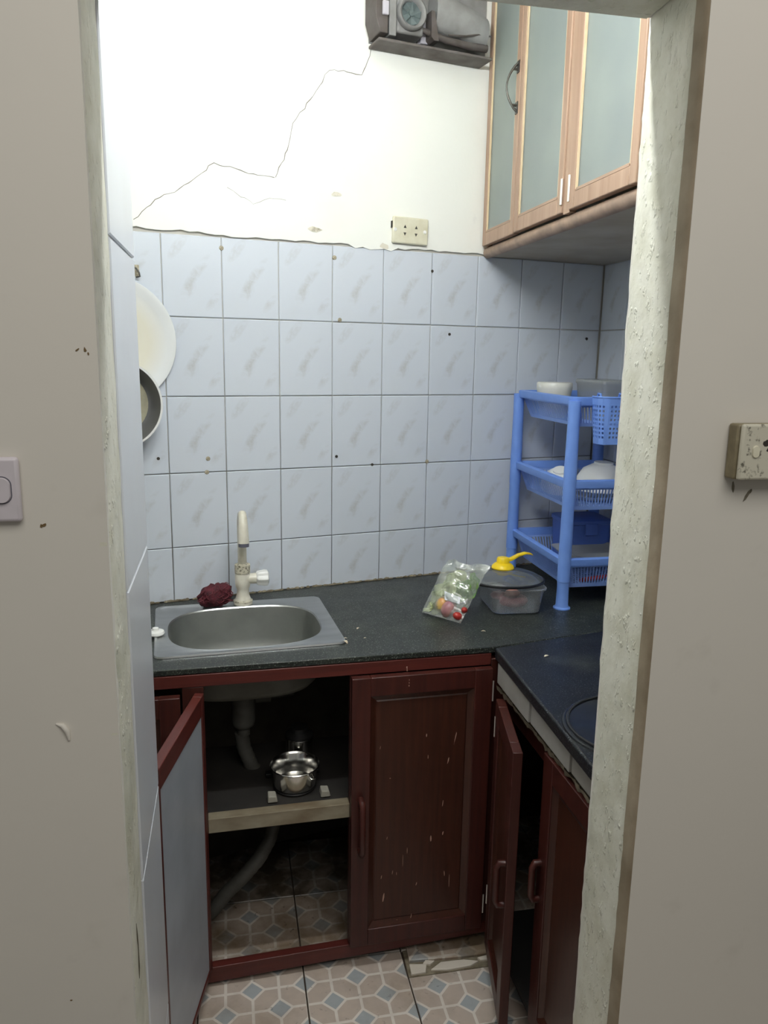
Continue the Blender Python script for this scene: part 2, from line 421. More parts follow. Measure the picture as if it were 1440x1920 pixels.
# back wall: body, plaster coat above the tiles with a ragged lower edge
wb = MB().box(-.52, 1.50, .005, .13, 0, CEIL, 1)
edge = []
n = 90
for i in range(n+1):
    x = -.52 + 1.90*i/n
    edge.append((x, ZT + .004 + random.uniform(-.003, .004) - (.007 if .5 < x < .62 else 0) + (.004 if x < .1 else 0)))
wb.prism(edge + [(1.38, CEIL-.003), (-.52, CEIL-.003)], -.0025, .005, 'y', 0)
WALL_BACK = struct(wb, 'wall_back', ['plaster', 'grout'], 'white plastered back wall with a tiled splashback behind the sink', 'wall')
lw = MB().box(-.50, 1.36, .001, .005, 0, .77, 0)
lw.build('bare_lower_wall', 'lower_wall', WALL_BACK)
def tile_mesh(w, h, t=.008, c=.0016):
    b = MB(); a, d = w/2, h/2
    b.rings([[(-a,t,-d),(a,t,-d),(a,t,d),(-a,t,d)], [(-a,c,-d),(a,c,-d),(a,c,d),(-a,c,d)], [(-a+c,0,-d+c),(a-c,0,-d+c),(a-c,0,d-c),(-a+c,0,d-c)]], False, True)
    return b
tm_full = tile_mesh(TW-.0022, TH-.0022).mesh('tile', 'tile')
tm_low = tile_mesh(TW-.0022, .146).mesh('tile', 'tile')
ROWZ = [1.35+TH*1.5, 1.35+TH*.5, 1.35-TH*.5, 1.35-TH*1.5]
def place_tile(parent, me, loc, rz=0.0):
    o = bpy.data.objects.new('tile', me); COL.objects.link(o); o.parent = parent; o.location = loc
    o.rotation_euler = (random.uniform(-.003,.003), random.uniform(-.003,.003), rz + random.uniform(-.003,.003)); return o
for i in range(-3, 9):
    for z in ROWZ: place_tile(WALL_BACK, tm_full, ((i+.5)*TW, random.uniform(-.0004,.0006), z))
    place_tile(WALL_BACK, tm_low, ((i+.5)*TW, 0, 1.35-TH*2-.074))
# crack lines, holes and plugs in the wall
def strip(mb, pts, w, y, jit=.0015):
    P = []
    for k in range(len(pts)-1):
        (x0, z0), (x1, z1) = pts[k], pts[k+1]; L = math.hypot(x1-x0, z1-z0); m_ = max(2, int(L/.012))
        for j in range(m_):
            t = j/m_; P.append((x0+(x1-x0)*t+random.uniform(-jit,jit)*2, z0+(z1-z0)*t+random.uniform(-jit,jit)*2))
    P.append(pts[-1])
    L_, R_ = [], []
    for k, (x, z) in enumerate(P):
        a, b = P[max(k-1,0)], P[min(k+1,len(P)-1)]; dx, dz = b[0]-a[0], b[1]-a[1]; l = math.hypot(dx, dz) or 1
        ww = w*random.uniform(.5, 1.2)/2
        L_.append((x-dz/l*ww, y, z+dx/l*ww)); R_.append((x+dz/l*ww, y, z-dx/l*ww))
    mb.rings([L_, R_], closed=False)
cr = MB()
strip(cr, [(.556,2.249),(.545,2.215),(.525,2.182),(.438,2.181),(.42,2.15),(.40,2.126),(.37,2.08),(.342,2.043),(.328,1.977),(.31,1.94),(.293,1.906)], .0018, -.0029)
strip(cr, [(.293,1.906),(.25,1.908),(.202,1.914),(.135,1.924),(.115,1.905),(.082,1.877),(.04,1.85),(-.01,1.825),(-.062,1.776)], .0018, -.0029)
cr.build('crack', 'crack', WALL_BACK)
cr = MB(); strip(cr, [(.17,1.868),(.20,1.853),(.235,1.838),(.262,1.851),(.32,1.853)], .0009, -.0029); cr.build('crack', 'crack', WALL_BACK)
hb = MB().lathe([(.0001,-.0008),(.0042,-.0008),(.0042,.003)], axis='y', n=12)
hm = hb.mesh('drill_hole', 'hole')
pb = MB().lathe([(.0001,-.0012),(.0045,-.0012),(.006,.0),(.006,.003)], axis='y', n=12); pm = pb.mesh('wall_plug', 'plug')
for me, nm, L in ((hm,'drill_hole',[(.463,1.179),(.573,1.151),(.812,1.526),(-.027,1.191),(1.302,1.524),(.75,1.70)]),
                  (pm,'wall_plug',[(.455,1.719),(.471,1.556),(.097,1.15),(.101,1.186),(.15,1.724),(.75,1.153)])):
    for x, z in L:
        o = bpy.data.objects.new(nm, me); COL.objects.link(o); o.parent = WALL_BACK; o.location = (x, 0, z)
for cx, cz, s_ in ((.457,1.879,.012),(.399,1.787,.014),(.60,1.757,.016)):
    b = MB(); ring = [(cx+s_*random.uniform(.5,1.2)*math.cos(a*.63)*1.3, -.0034, cz+s_*.55*random.uniform(.5,1.1)*math.sin(a*.63)) for a in range(10)]
    b.rings([ring, [(cx, -.0034, cz)]*10]); b.build('chipped_plaster', 'chip_plaster', WALL_BACK)
bd = MB()
for i in range(110):
    x = -.45+1.79*i/110 + random.uniform(-.005,.005); r = random.uniform(.004,.010)
    bd.ball((x, -.002, .802), r*1.4, random.uniform(.003,.006), random.uniform(.002,.0055), 4, 6, .2)
o = bd.build('mortar_bead', 'mortar', WALL_BACK, smooth=60); o['kind'] = 'stuff'

# right kitchen wall
RX = 1.168
wr = MB().box(RX+.005, RX+.13, 1.036, 2.40, 0, CEIL, 1)
wr.box(RX-.002, RX+.005, 1.036, 2.352, ZT+.004, CEIL-.003, 0)
WALL_RIGHT = struct(wr, 'wall_right', ['plaster', 'grout'], 'right-hand kitchen wall with marbled tiles behind the blue rack', 'wall', S_frame=True)
for i in range(8):
    yc = 2.350-(i+.5)*TW
    for z in ROWZ: place_tile(WALL_RIGHT, tm_full, (RX, yc, z), -PI/2)
    place_tile(WALL_RIGHT, tm_low, (RX, yc, 1.35-TH*2-.074), -PI/2)
# left kitchen wall (mostly behind the pier)
struct(MB().box(-.74, -.62, 1.272, 2.02, 0, CEIL), 'wall_left', ['plaster'], 'plain plastered left wall of the kitchen alcove beyond the pier', 'wall', S_frame=True)
struct(MB().prism([(-.62,1.03),(1.17,1.03),(1.17,2.36),(-.62,1.98)], CEIL, CEIL+.1), 'ceiling', ['plaster'], 'white ceiling over the kitchen alcove', 'ceiling', S_frame=True)

# front wall with the doorway; the pier on the left runs deeper into the kitchen
YN, YF = .895, 1.034
JL, JR, LZ = -.1335, .55, 1.903
wf = MB().prism([(-2.2,0),(JL-.003,0),(JL-.003,LZ),(JR+.003,LZ),(JR+.003,0),(2.4,0),(2.4,CEIL),(-2.2,CEIL)], YN, YF, 'y')
wf.box(-.62, JL-.006, YF, 1.268, 0, CEIL)
WALL_FRONT = struct(wf, 'wall_front', ['paint'], 'grey-beige painted wall with the doorway into the kitchen', 'wall', S_frame=True)
# lumpy painted plaster skins of the jambs and the soffit
def skin(face_x, y0, y1, z0, z1, sgn, ny, nz, amp, drift=None, th=.012):
    b = MB(); G = []
    for k in range(nz+1):
        z = z0+(z1-z0)*k/nz; row = []
        a = y0+random.uniform(-1,1)*amp*2+(drift(z) if drift else 0); c = y1+random.uniform(-1,1)*amp*1.5
        for j in range(ny+1):
            t = j/ny; e_ = 1-abs(2*t-1)**6
            row.append((face_x+sgn*(-.0045+.0045*e_+random.uniform(-1,1)*amp*.5*e_), a+(c-a)*t, z))
        G.append([(face_x-sgn*th, a, z)]+row+[(face_x-sgn*th, c, z)])
    return b.rings(G, closed=False)
skin(JL, YN+.004, 1.018, 0, CEIL, 1, 6, 90, .0022).build('jamb_plaster', 'jamb', WALL_FRONT, smooth=60)
skin(JR, YN+.022, YF+.003, 0, LZ+.03, -1, 8, 90, .0020).build('jamb_plaster', 'jamb', WALL_FRONT, smooth=60)
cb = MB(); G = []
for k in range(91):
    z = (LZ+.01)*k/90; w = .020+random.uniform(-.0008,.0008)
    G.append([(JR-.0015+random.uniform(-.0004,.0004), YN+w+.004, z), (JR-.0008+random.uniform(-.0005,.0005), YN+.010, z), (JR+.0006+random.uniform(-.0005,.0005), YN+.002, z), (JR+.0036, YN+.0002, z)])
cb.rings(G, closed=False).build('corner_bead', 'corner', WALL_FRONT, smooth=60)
so = MB().rings([[(JL+.002, YN+.004, LZ-.0015), (JL+.002, YF, LZ-.0015), (JL+.002, YF+.0015, LZ+.02)], [(JR-.002, YN+.004, LZ-.0015), (JR-.002, YF, LZ-.0015), (JR-.002, YF+.0015, LZ+.02)]], closed=False)
so.build('soffit_paint', 'jamb', WALL_FRONT)
# tall white tiles lining the pier, seams at the heights seen
jt = [(0,.288),(.291,.729),(.732,1.156),(1.159,1.599),(1.602,2.042),(2.045,CEIL)]
for z0, z1 in jt:
    b = MB(); y0, y1 = 1.017, 1.2705; c = .0018
    b.rings([[(JL-.008,y0,z0),(JL-.008,y1,z0),(JL-.008,y1,z1),(JL-.008,y0,z1)], [(JL-c,y0,z0),(JL-c,y1,z0),(JL-c,y1,z1),(JL-c,y0,z1)],
             [(JL,y0+c,z0+c),(JL,y1-c,z0+c),(JL,y1-c,z1-c),(JL,y0+c,z1-c)]], True, True)
    o = b.build('tile', 'jambtile', WALL_FRONT); o.rotation_euler = (0, 0, 0)

# bruises, drips and chips on the outer paint
def fleck(x, z, w, h, rot, mat, nm, dy=.0006):
    b_ = MB(); k_ = 9; c_, s2 = math.cos(rot), math.sin(rot); ring = []
    for j in range(k_):
        a_ = 2*PI*j/k_; u_, v_ = w/2*math.cos(a_)*random.uniform(.6,1.15), h/2*math.sin(a_)*random.uniform(.6,1.15)
        ring.append((x+u_*c_-v_*s2, YN-dy, z+u_*s2+v_*c_))
    b_.rings([ring, [(p[0], YN+.001, p[2]) for p in ring]], True); b_.build(nm, mat, WALL_FRONT)
for x, z, w, h, ro in ((-.203,1.275,.006,.004,.5),(-.206,1.274,.003,.005,.2),(-.157,1.466,.005,.002,.6),(-.149,1.466,.003,.006,.3),(-.146,1.462,.002,.004,0),(-.212,.66,.003,.002,0)): fleck(x, z, w, h, ro, 'chip_brown', 'paint_chip')
for x, z, w, h, ro in ((.671,1.293,.005,.022,-.6),(.675,1.297,.003,.008,-.4),(.648,1.304,.004,.016,.1)): fleck(x, z, w, h, ro, 'smudge', 'dirt_smear')
b_ = MB(); b_.tube([(JL+.0006,.925,.735),(JL+.0008,.927,.715),(JL+.0007,.930,.69),(JL+.0008,.929,.665),(JL+.0006,.927,.65)], [.0003,.0008,.0007,.0009,.0003], 6); b_.build('crack', 'corner_gap', WALL_FRONT)
b_ = MB(); b_.tube([(-.206,YN,1.037),(-.199,YN-.001,1.035),(-.194,YN-.0015,1.028),(-.1925,YN-.001,1.016)], [.001,.003,.0035,.0015], 8); b_.build('plaster_drip', 'paint', WALL_FRONT, smooth=60)

# floor: screed, then single printed tiles
fl = MB().box(-2.2, 2.4, -1.4, 2.45, -.06, -.006)
FLOOR = struct(fl, 'floor', ['floor_grout'], 'tiled floor with dirty joints running under the cabinets', 'floor', S_frame=True)
g = .0615; T4 = 4*g
def floor_tile_mesh(nm, mat, w=T4, h=T4, gap=.0035, c=.0012):
    b = MB(); x0, y0, x1, y1 = gap/2, gap/2, w-gap/2, h-gap/2
    b.rings([[(x0,y0,-.008),(x1,y0,-.008),(x1,y1,-.008),(x0,y1,-.008)], [(x0,y0,-c),(x1,y0,-c),(x1,y1,-c),(x0,y1,-c)], [(x0+c,y0+c,0),(x1-c,y0+c,0),(x1-c,y1-c,0),(x0+c,y1-c,0)]], False, True)
    return b.mesh(nm, mat)
fm, fmd = floor_tile_mesh('tile', 'floor_tile'), floor_tile_mesh('tile', 'floor_tile_dirty_shaded')
fmw = floor_tile_mesh('tile', 'floor_tile_worn')
for i in range(-3, 5):
    for j in range(-5, 3):
        x0 = .147+i*T4; y0 = 1.394+j*T4
        if i == 1 and j == 0: continue
        o = bpy.data.objects.new('tile', fmd if j >= 2 else (fmw if j == 1 else fm)); COL.objects.link(o); o.parent = FLOOR
        o.location = (x0, y0, random.uniform(-.001, .0005)); o.rotation_euler = (0,0,0)
# the cut tile in front of the corner, the filled gap and the shards set into mortar
o = bpy.data.objects.new('tile', floor_tile_mesh('tile', 'floor_tile', T4, .160)); COL.objects.link(o); o.parent = FLOOR; o.location = (.147+T4, 1.394, 0)
def wedge(poly, z0, zfun, mat, nm, bev=None):
    b = MB(); n_ = len(poly)
    b.rings([[(x,y,z0) for x,y in poly], [(x,y,zfun(x,y)) for x,y in poly]], True, True)
    return b.build(nm, mat, FLOOR, bevel=bev)
wedge([(.395,1.556),(.64,1.556),(.655,1.70),(.40,1.70)], -.008, lambda x,y: -.003, 'mortar', 'mortar_fill')
wedge([(.405,1.600),(.52,1.592),(.636,1.590),(.648,1.70),(.41,1.70)], -.006, lambda x,y: .004+max(0,(y-1.59))*.10, 'floor_tile_worn', 'broken_tile', .002)
for poly in ([(.452,1.566),(.49,1.559),(.55,1.561),(.575,1.572),(.54,1.583),(.482,1.585)], [(.402,1.560),(.438,1.561),(.446,1.585),(.404,1.592)],
             [(.58,1.574),(.615,1.571),(.628,1.577),(.60,1.587),(.575,1.583)], [(.437,1.588),(.455,1.583),(.468,1.592),(.446,1.598)]):
    wedge(poly, -.006, lambda x,y: .002, 'shard', 'tile_shard', .001)

# ------------------------------------------------------------------ fluorescent tube over the doorway, inside
t = thing('tube_lamp', 'fluorescent tube lamp fixed above the doorway on the kitchen side', 'lamp', S(.18, 1.0385, 2.20), SROT)
MB().box(-.34, .34, .0, .035, -.02, .045).build('lamp_body', 'white_clean', t, bevel=.004)
for sx in (-1, 1): MB().box(sx*.325-.014, sx*.325+.014, .03, .085, -.03, .02).build('lamp_holder', 'white_clean', t, bevel=.003)
MB().lathe([(.013,-.31),(.013,.31)], (0,.066,-.008), 'x', 16, True, True).build('lamp_tube', 'glow', t, smooth=40)

# ------------------------------------------------------------------ stone worktops
SCX, SCY, SROTZ = .136, -.2515, math.radians(-7.58)
SW, SD = .436, .362
def sinkpt(lx, ly): 
    c, s_ = math.cos(SROTZ), math.sin(SROTZ); return (SCX+lx*c-ly*s_, SCY+lx*s_+ly*c)
slab = [(-.49,-.002),(-.60,-.3735),(.64,-.598),(1.222,-.602),(1.344,-.002)]
holepoly = [sinkpt(-SW/2+.014,-SD/2+.012), sinkpt(SW/2-.014,-SD/2+.012), sinkpt(SW/2-.014,SD/2-.03), sinkpt(-SW/2+.014,SD/2-.03)]
def cast(poly, a, c):
    d = (math.cos(a), math.sin(a)); best = None
    for k in range(len(poly)):
        p, q = poly[k], poly[(k+1) % len(poly)]
        ex_, ey_ = q[0]-p[0], q[1]-p[1]; den = d[0]*ey_-d[1]*ex_
        if abs(den) < 1e-12: continue
        tt = ((p[0]-c[0])*ey_-(p[1]-c[1])*ex_)/den; uu = ((p[0]-c[0])*d[1]-(p[1]-c[1])*d[0])/den
        if tt > 0 and -1e-6 <= uu <= 1+1e-6 and (best is None or tt < best): best = tt
    return (c[0]+d[0]*best, c[1]+d[1]*best)
cc = (SCX, SCY)
angs = sorted([math.atan2(p[1]-SCY, p[0]-SCX) for p in slab+holepoly] + [2*PI*k/48-PI+.01 for k in range(48)])
outer = [cast(slab, a, cc) for a in angs]; inner = [cast(holepoly, a, cc) for a in angs]
zt, zb, zbb = .801, .772, .7868
b = MB().rings([[(x,y,zbb) for x,y in inner],[(x,y,zt) for x,y in inner],[(x,y,zt) for x,y in outer],[(x,y,zbb) for x,y in outer],[(x,y,zbb) for x,y in inner]])
o = b.build('worktop', 'granite', None, bevel=.004, seg=3)
tag(o, 'dark green-black speckled stone worktop along the back wall holding the sink', 'countertop')
wt2 = thing('worktop', 'blue-black stone worktop on the right with a white tiled front edge', 'countertop', S(.585, 1.36, 0), SROT)
def SL(p): return (p[0]-.585, p[1]-1.36)
pl = [SL(p) for p in [(.578,1.040),(1.160,1.040),(1.160,1.748),(.597,1.622)]]
MB().prism(pl, zb, zt-.0008).build('slab', 'granite_blue', wt2, bevel=.005, seg=3)
for (ya, yb) in ((1.04,1.197),(1.1995,1.395),(1.3975,1.60)):
    xa, xb = .5945, .5985
    MB().prism([SL((xa,ya)),SL((xa+.010,ya)),SL((xa+.010+.004,yb)),SL((xa+.004,yb))], .7225, zb-.0006).build('edge_tile', 'edge_tile', wt2, bevel=.0012)
mb_ = MB(); A_, B_ = [], []
for k in range(60):
    y = 1.045+.55*k/59; rr = .006+.006*abs(math.sin(k*.9))*random.random()+random.uniform(0,.003)
    A_.append((.597-.585-.003+random.uniform(-.002,.002), y-1.36, .7222)); B_.append((.600-.585+random.uniform(-.003,.003), y-1.36, .716-rr))
C_ = [(.03, p[1], .708) for p in A_]; D_ = [(.03, p[1], .7222) for p in A_]
mb_.rings([A_, B_, C_, D_], closed=False).build('mortar_edge', 'mortar', wt2, smooth=50)

# ------------------------------------------------------------------ sink
sk = thing('sink', 'stainless steel sink with a rounded basin set in the stone worktop', 'sink', (SCX, SCY, zt), SROTZ)
NS = 72
def rrect(w, d, r, z, n=NS):
    P = []
    per = n//4
    for q, (sx, sy) in enumerate(((1,1),(-1,1),(-1,-1),(1,-1))):
        for k in range(per):
            a = PI/2*q + PI/2*k/(per-1)
            P.append((sx*(w/2-r)+r*math.cos(a), sy*(d/2-r)+r*math.sin(a), z))
    return P
def supel(a, bq, e_, z, cx=0.0, cy=0.0):
    P = []
    per = NS//4
    for q in range(4):
        for k in range(per):
            th = PI/2*q + PI/2*(k+.0)/(per-1)*.985
            c_, s_ = math.cos(th), math.sin(th)
            P.append((cx+a*math.copysign(abs(c_)**(2/e_), c_), cy+bq*math.copysign(abs(s_)**(2/e_), s_), z))
    return P
bx, by = -.002, -.012
rim = MB().rings([rrect(SW,SD,.022,.0008), rrect(SW-.003,SD-.003,.021,.0045), rrect(SW-.010,SD-.010,.019,.0052), rrect(SW-.018,SD-.018,.018,.0028),
                  supel(.188,.152,2.9,.0024,bx,by), supel(.1845,.1485,2.9,.0036,bx,by), supel(.182,.146,2.9,.0005,bx,by)])
rim.build('rim', 'steel', sk, smooth=50)
prof = [(.182,.146,.0005),(.180,.144,-.012),(.176,.140,-.08),(.170,.134,-.115),(.155,.120,-.132),(.12,.09,-.138),(.05,.04,-.141),(.028,.028,-.142)]
MB().rings([supel(a,q,2.9 if a > .06 else 2.0,z,bx,by) for a,q,z in prof], False, True).build('basin', 'basin', sk, smooth=50)
MB().rings([supel(a+.004,q+.004,2.9 if a > .06 else 2.0,z-.004,bx,by) for a,q,z in prof], False, True).build('basin_underside', 'steel_dull', sk, smooth=50)
d_ = MB().lathe([(.03,0),(.028,.002),(.018,.0005),(.004,.0025),(.0005,.003)], (bx,by,-.1415), 'z', 20); d_.build('drain_strainer', 'chrome', sk, smooth=50)
dp = MB().lathe([(.036,-.147),(.036,-.158),(.030,-.160),(.029,-.235),(.026,-.245),(.016,-.252),(.016,-.27)], (bx-.012,by-.03,0), 'z', 20, True, True); dp.build('drain_pipe', 'pvc', sk, smooth=40)
cs, sn = math.cos(-SROTZ), math.sin(-SROTZ)
def toSink(x, y, z): dx, dy = x-SCX, y-SCY; return (dx*cs-dy*sn, dx*sn+dy*cs, z-zt)
hp = [toSink(*p) for p in [(.112,-.287,.535),(.118,-.285,.49),(.135,-.29,.44),(.165,-.30,.39),(.186,-.31,.335),(.186,-.315,.29),(.17,-.325,.245),(.14,-.335,.205),(.10,-.335,.165),(.055,-.33,.125),(.02,-.33,.085),(-.03,-.31,.04),(-.08,-.28,.015)]]
pts = []; 
for k in range(len(hp)-1):
    for j in range(6): pts.append(Vector(hp[k]).lerp(Vector(hp[k+1]), j/6))
MB().tube(pts, [.0175+.0012*(i % 2) for i in range(len(pts))], 12).build('drain_hose', 'pvc', sk, smooth=60)

# stopper lying on the left of the rim
b = MB().lathe([(.0001,.0),(.019,.0),(.021,.003),(.019,.008),(.008,.010),(.007,.016),(.0001,.017)], (0,0,0), 'z', 24)
o = b.build('sink_stopper', 'white_clean', None, smooth=40, loc=(*sinkpt(-SW/2+.004, -.03), zt+.0048)); tag(o, 'round white plastic stopper on the left end of the sink rim', 'stopper')

# ------------------------------------------------------------------ faucet
fz = zt+.0045
fa = thing('faucet', 'white plastic tap with a swan-neck spout and side knob behind the sink', 'faucet', (.166, -.094, fz), SROTZ)
MB().lathe([(.0001,0),(.025,0),(.025,.006),(.021,.012),(.017,.024),(.0155,.040),(.019,.048),(.020,.056),(.020,.082),(.0175,.086),(.0001,.086)], n=28).build('body', 'faucet', fa, smooth=35)
MB().lathe([(.0205,.0855),(.0205,.108),(.014,.111),(.012,.111)], n=24).build('scale_collar', 'scale', fa, smooth=35)
MB().lathe([(.0255,.0066),(.0257,.0096),(.0215,.0128)], n=28).build('base_ring', 'scale', fa, smooth=60)
nk = [(0,0,.108),(0,0,.16),(0,0,.20),(0,-.001,.222),(0,-.006,.238),(0,-.016,.2475),(0,-.028,.2465),(0,-.037,.237),(0,-.042,.222)]
MB().tube([nk[i] for i in range(4)], .0118, 16).build('neck', 'faucet', fa, smooth=50)
MB().tube([(0,0,.215),(0,-.004,.232),(0,-.014,.246),(0,-.027,.249),(0,-.038,.240),(0,-.046,.222),(0,-.050,.200),(0,-.052,.178)], [.012,.0118,.0112,.0108,.0112,.0124,.0134,.0146], 18).build('spout', 'faucet', fa, smooth=50)
MB().tube([(0,-.052,.179),(0,-.0527,.169)], .0135, 18).build('nozzle_ring', 'ring_grey', fa, smooth=50)
MB().lathe([(.0135,.012),(.0145,.030),(.0145,.036)], (0,0,.068), 'x', 20, True, True).build('valve_stem', 'faucet', fa, smooth=40)
kb = MB(); R = []
for hh, rr in ((.0365,.015),(.040,.018),(.058,.0205),(.066,.0195),(.070,.012)):
    R.append([(hh, rr*(1+.10*math.cos(6*a))*math.cos(a), .068+rr*(1+.10*math.cos(6*a))*math.sin(a)) for a in [2*PI*j/36 for j in range(36)]])
kb.rings(R, True, True).build('knob', 'white_clean', fa, smooth=30)

# dark red mesh scourer on the rim
sp = thing('scourer', 'dark red plastic mesh scourer lying left of the tap', 'sponge', (.094, -.086, zt+.005), SROTZ)
b = MB(); nu, nv = 14, 26; R = []
for i in range(nu+1):
    tt = min(max(PI*i/nu, .04), PI-.04); ring = []
    for j in range(nv):
        a = 2*PI*j/nv; k = 1+.08*math.sin(5*a+3*tt)+.07*math.sin(9*a-4*tt)+random.uniform(-.06,.06)
        sq = math.sin(tt)**.62; x, y, z = .042*sq*math.cos(a)*k, .026*sq*math.sin(a)*k, -.029*math.cos(tt)*k
        z += .006*(x/.04) ; ring.append((x, y, max(z, -.0265)+.0268))
    R.append(ring)
b.rings(R, True, True).build('mesh_ball', 'maroon', sp, smooth=180)
b = MB()
for k in range(70):
    a0 = random.uniform(0, 2*PI); c_ = Vector((random.uniform(-.038,.040), random.uniform(-.024,.010), random.uniform(.012,.056)))
    if c_.z > .046 + .012*(c_.x/.035): c_.z -= .012
    r_ = random.uniform(.006,.012); ax = Vector((random.uniform(-1,1), random.uniform(-1,.2), random.uniform(-1,1))).normalized(); pp = ax.orthogonal().normalized(); qq = ax.cross(pp)
    b.tube([c_+pp*(r_*math.cos(2*PI*j/9))+qq*(r_*.8*math.sin(2*PI*j/9)) for j in range(9)], .0010, 4, closed=True)
o = b.build('thread_loops', 'maroon_wire', sp, smooth=180); o['kind'] = 'stuff'

# ------------------------------------------------------------------ base cabinet under the back worktop (front frame F)
bc = thing('base_cabinet', 'dark red mahogany cabinet under the sink with its left door standing open', 'cabinet', Fp(0,0,0), FROT)
ZTOP = .7855
MB().box(-1.05, -.004, 0, .022, .757, ZTOP).build('top_rail', 'mahogany_h', bc, bevel=.0015)
MB().prism([(-1.05,0),(.035,.036),(.035,.066),(-1.05,.046)], .0, .022, 'y').build('bottom_rail', 'mahogany_h', bc, bevel=.0015)
MB().box(-.706, -.661, .001, .022, .048, .757).build('stile', 'mahogany_dark', bc, bevel=.0015)
MB().box(-.338, -.322, .003, .022, .06, .757).build('stile', 'mahogany_dark', bc, bevel=.0015)
MB().box(-.003, .034, .001, .024, .06, .7712).build('stile', 'mahogany_dark', bc, bevel=.0015)
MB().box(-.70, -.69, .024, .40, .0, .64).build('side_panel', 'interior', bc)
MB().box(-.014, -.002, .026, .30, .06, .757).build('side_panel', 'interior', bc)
sh = MB().box(-.688, -.016, .028, .33, .418, .438).build('shelf', 'shelf_shade', bc, bevel=.002)
MB().box(-.66, -.338, -.002, .026, .404, .4395).build('shelf_edge', 'shelf_front', sh, bevel=.0015)
def panel_door(parent, w, z0, z1, th=.020, st=.043, mats=('mahogany','mahogany_panel'), ox=0.0):
    """closed door in local x 0..w, outer face at y=-th"""
    d = MB()
    d.box(0, st, -th, 0, z0, z1); d.box(w-st, w, -th, 0, z0, z1); d.box(st, w-st, -th, 0, z1-st*1.05, z1); d.box(st, w-st, -th, 0, z0, z0+st)
    d_o = d.build('door', mats[0], parent, bevel=.0015)
    a, c, e0, e1 = st, w-st, z0+st, z1-st*1.05
    q = MB(); t_ = .014
    q.rings([[(a,-th+.003,e0),(c,-th+.003,e0),(c,-th+.003,e1),(a,-th+.003,e1)], [(a+t_,-th+.011,e0+t_),(c-t_,-th+.011,e0+t_),(c-t_,-th+.011,e1-t_),(a+t_,-th+.011,e1-t_)],
             [(a+t_+.003,-th+.009,e0+t_+.003),(c-t_-.003,-th+.009,e0+t_+.003),(c-t_-.003,-th+.009,e1-t_-.003),(a+t_+.003,-th+.009,e1-t_-.003)]], False, True)
    q.rings([[(a,0,e0),(c,0,e0),(c,0,e1),(a,0,e1)], [(a,-th+.003,e0),(c,-th+.003,e0),(c,-th+.003,e1),(a,-th+.003,e1)]], True)
    q.build('panel', mats[1], d_o)
    return d_o
def bar_handle(parent, x, y, z0, z1, mat='mahogany', out=.026, dirn=-1):
    h = MB()
    pts = [(x, y, z0+.004), (x, y+dirn*out*.7, z0+.004), (x, y+dirn*out, z0+.014), (x, y+dirn*out, z1-.014), (x, y+dirn*out*.7, z1-.004), (x, y, z1-.004)]
    h.tube(pts, [.0075,.0075,.007,.007,.0075,.0075], 10)
    return h.build('handle', mat, parent, smooth=50)
def hinge(parent, x, y, z, L=.05, r=.0032):
    return MB().lathe([(r,-L/2),(r,L/2)], (x,y,z), 'z', 8, True, True).build('hinge', 'hinge', parent, smooth=40)
D1 = panel_door(bc, .332, .068, .756); D1.location = (-.338, -.001, 0)
bar_handle(D1, .022, -.020, .325, .463); hinge(D1, .3345, -.018, .70, .05, .002); hinge(D1, .3345, -.018, .135, .05, .002)
# white chips and scratches on that door
ch = MB()
def chip(s_, z, w, h, rot=0.0, y=-.0121):
    c_, s2 = math.cos(rot), math.sin(rot); k = 7
    ring = [(s_+.338+(w/2*math.cos(2*PI*j/k)*random.uniform(.6,1.2))*c_-(h/2*math.sin(2*PI*j/k)*random.uniform(.6,1.2))*s2, y, z+(w/2*math.cos(2*PI*j/k))*s2+(h/2*math.sin(2*PI*j/k))*c_) for j in range(k)]
    ch.rings([ring, [(p[0], y+.0004, p[2]) for p in ring]], True)
for (px, py, w, h, r_) in ((735,1240,.002,.012,0),(772,1232,.003,.02,0),(772,1246,.002,.014,0)): pass
for s_, z, w, h, r_ in ((-.262,.243,.003,.012,-.2),(-.235,.252,.002,.014,-.2),(-.225,.247,.002,.010,0),(-.256,.187,.006,.030,-.15),(-.22,.118,.006,.009,.8),(-.186,.125,.003,.018,-.2),
        (-.175,.212,.003,.011,-.3),(-.105,.230,.003,.018,.1),(-.092,.208,.002,.044,.0),(-.142,.330,.006,.020,0),(-.112,.340,.005,.012,-.2),(-.115,.42,.003,.02,-.1),(-.105,.53,.004,.02,-.2),(-.09,.585,.003,.04,-.2),
        (-.16,.60,.005,.01,0),(-.155,.545,.003,.012,0),(-.27,.58,.002,.01,-.2),(-.245,.50,.006,.002,0),(-.25,.345,.003,.010,-.2),(-.20,.305,.002,.02,0),(-.21,.28,.0015,.04,0),(-.275,.09,.003,.008,0)): chip(s_, z, w*.62, h*.85, r_)
o = ch.build('paint_chips', 'chip', D1); o['kind'] = 'stuff'
ch = MB(); ring = []
for z in (.759,.763,.767,.745,.738,.731): ch.box(-.2085+random.uniform(-.001,.001), -.2065, -.0006 if z > .757 else -.0216, .0, z-.0017, z+.0015)
ch.build('paint_drip', 'chip', bc)
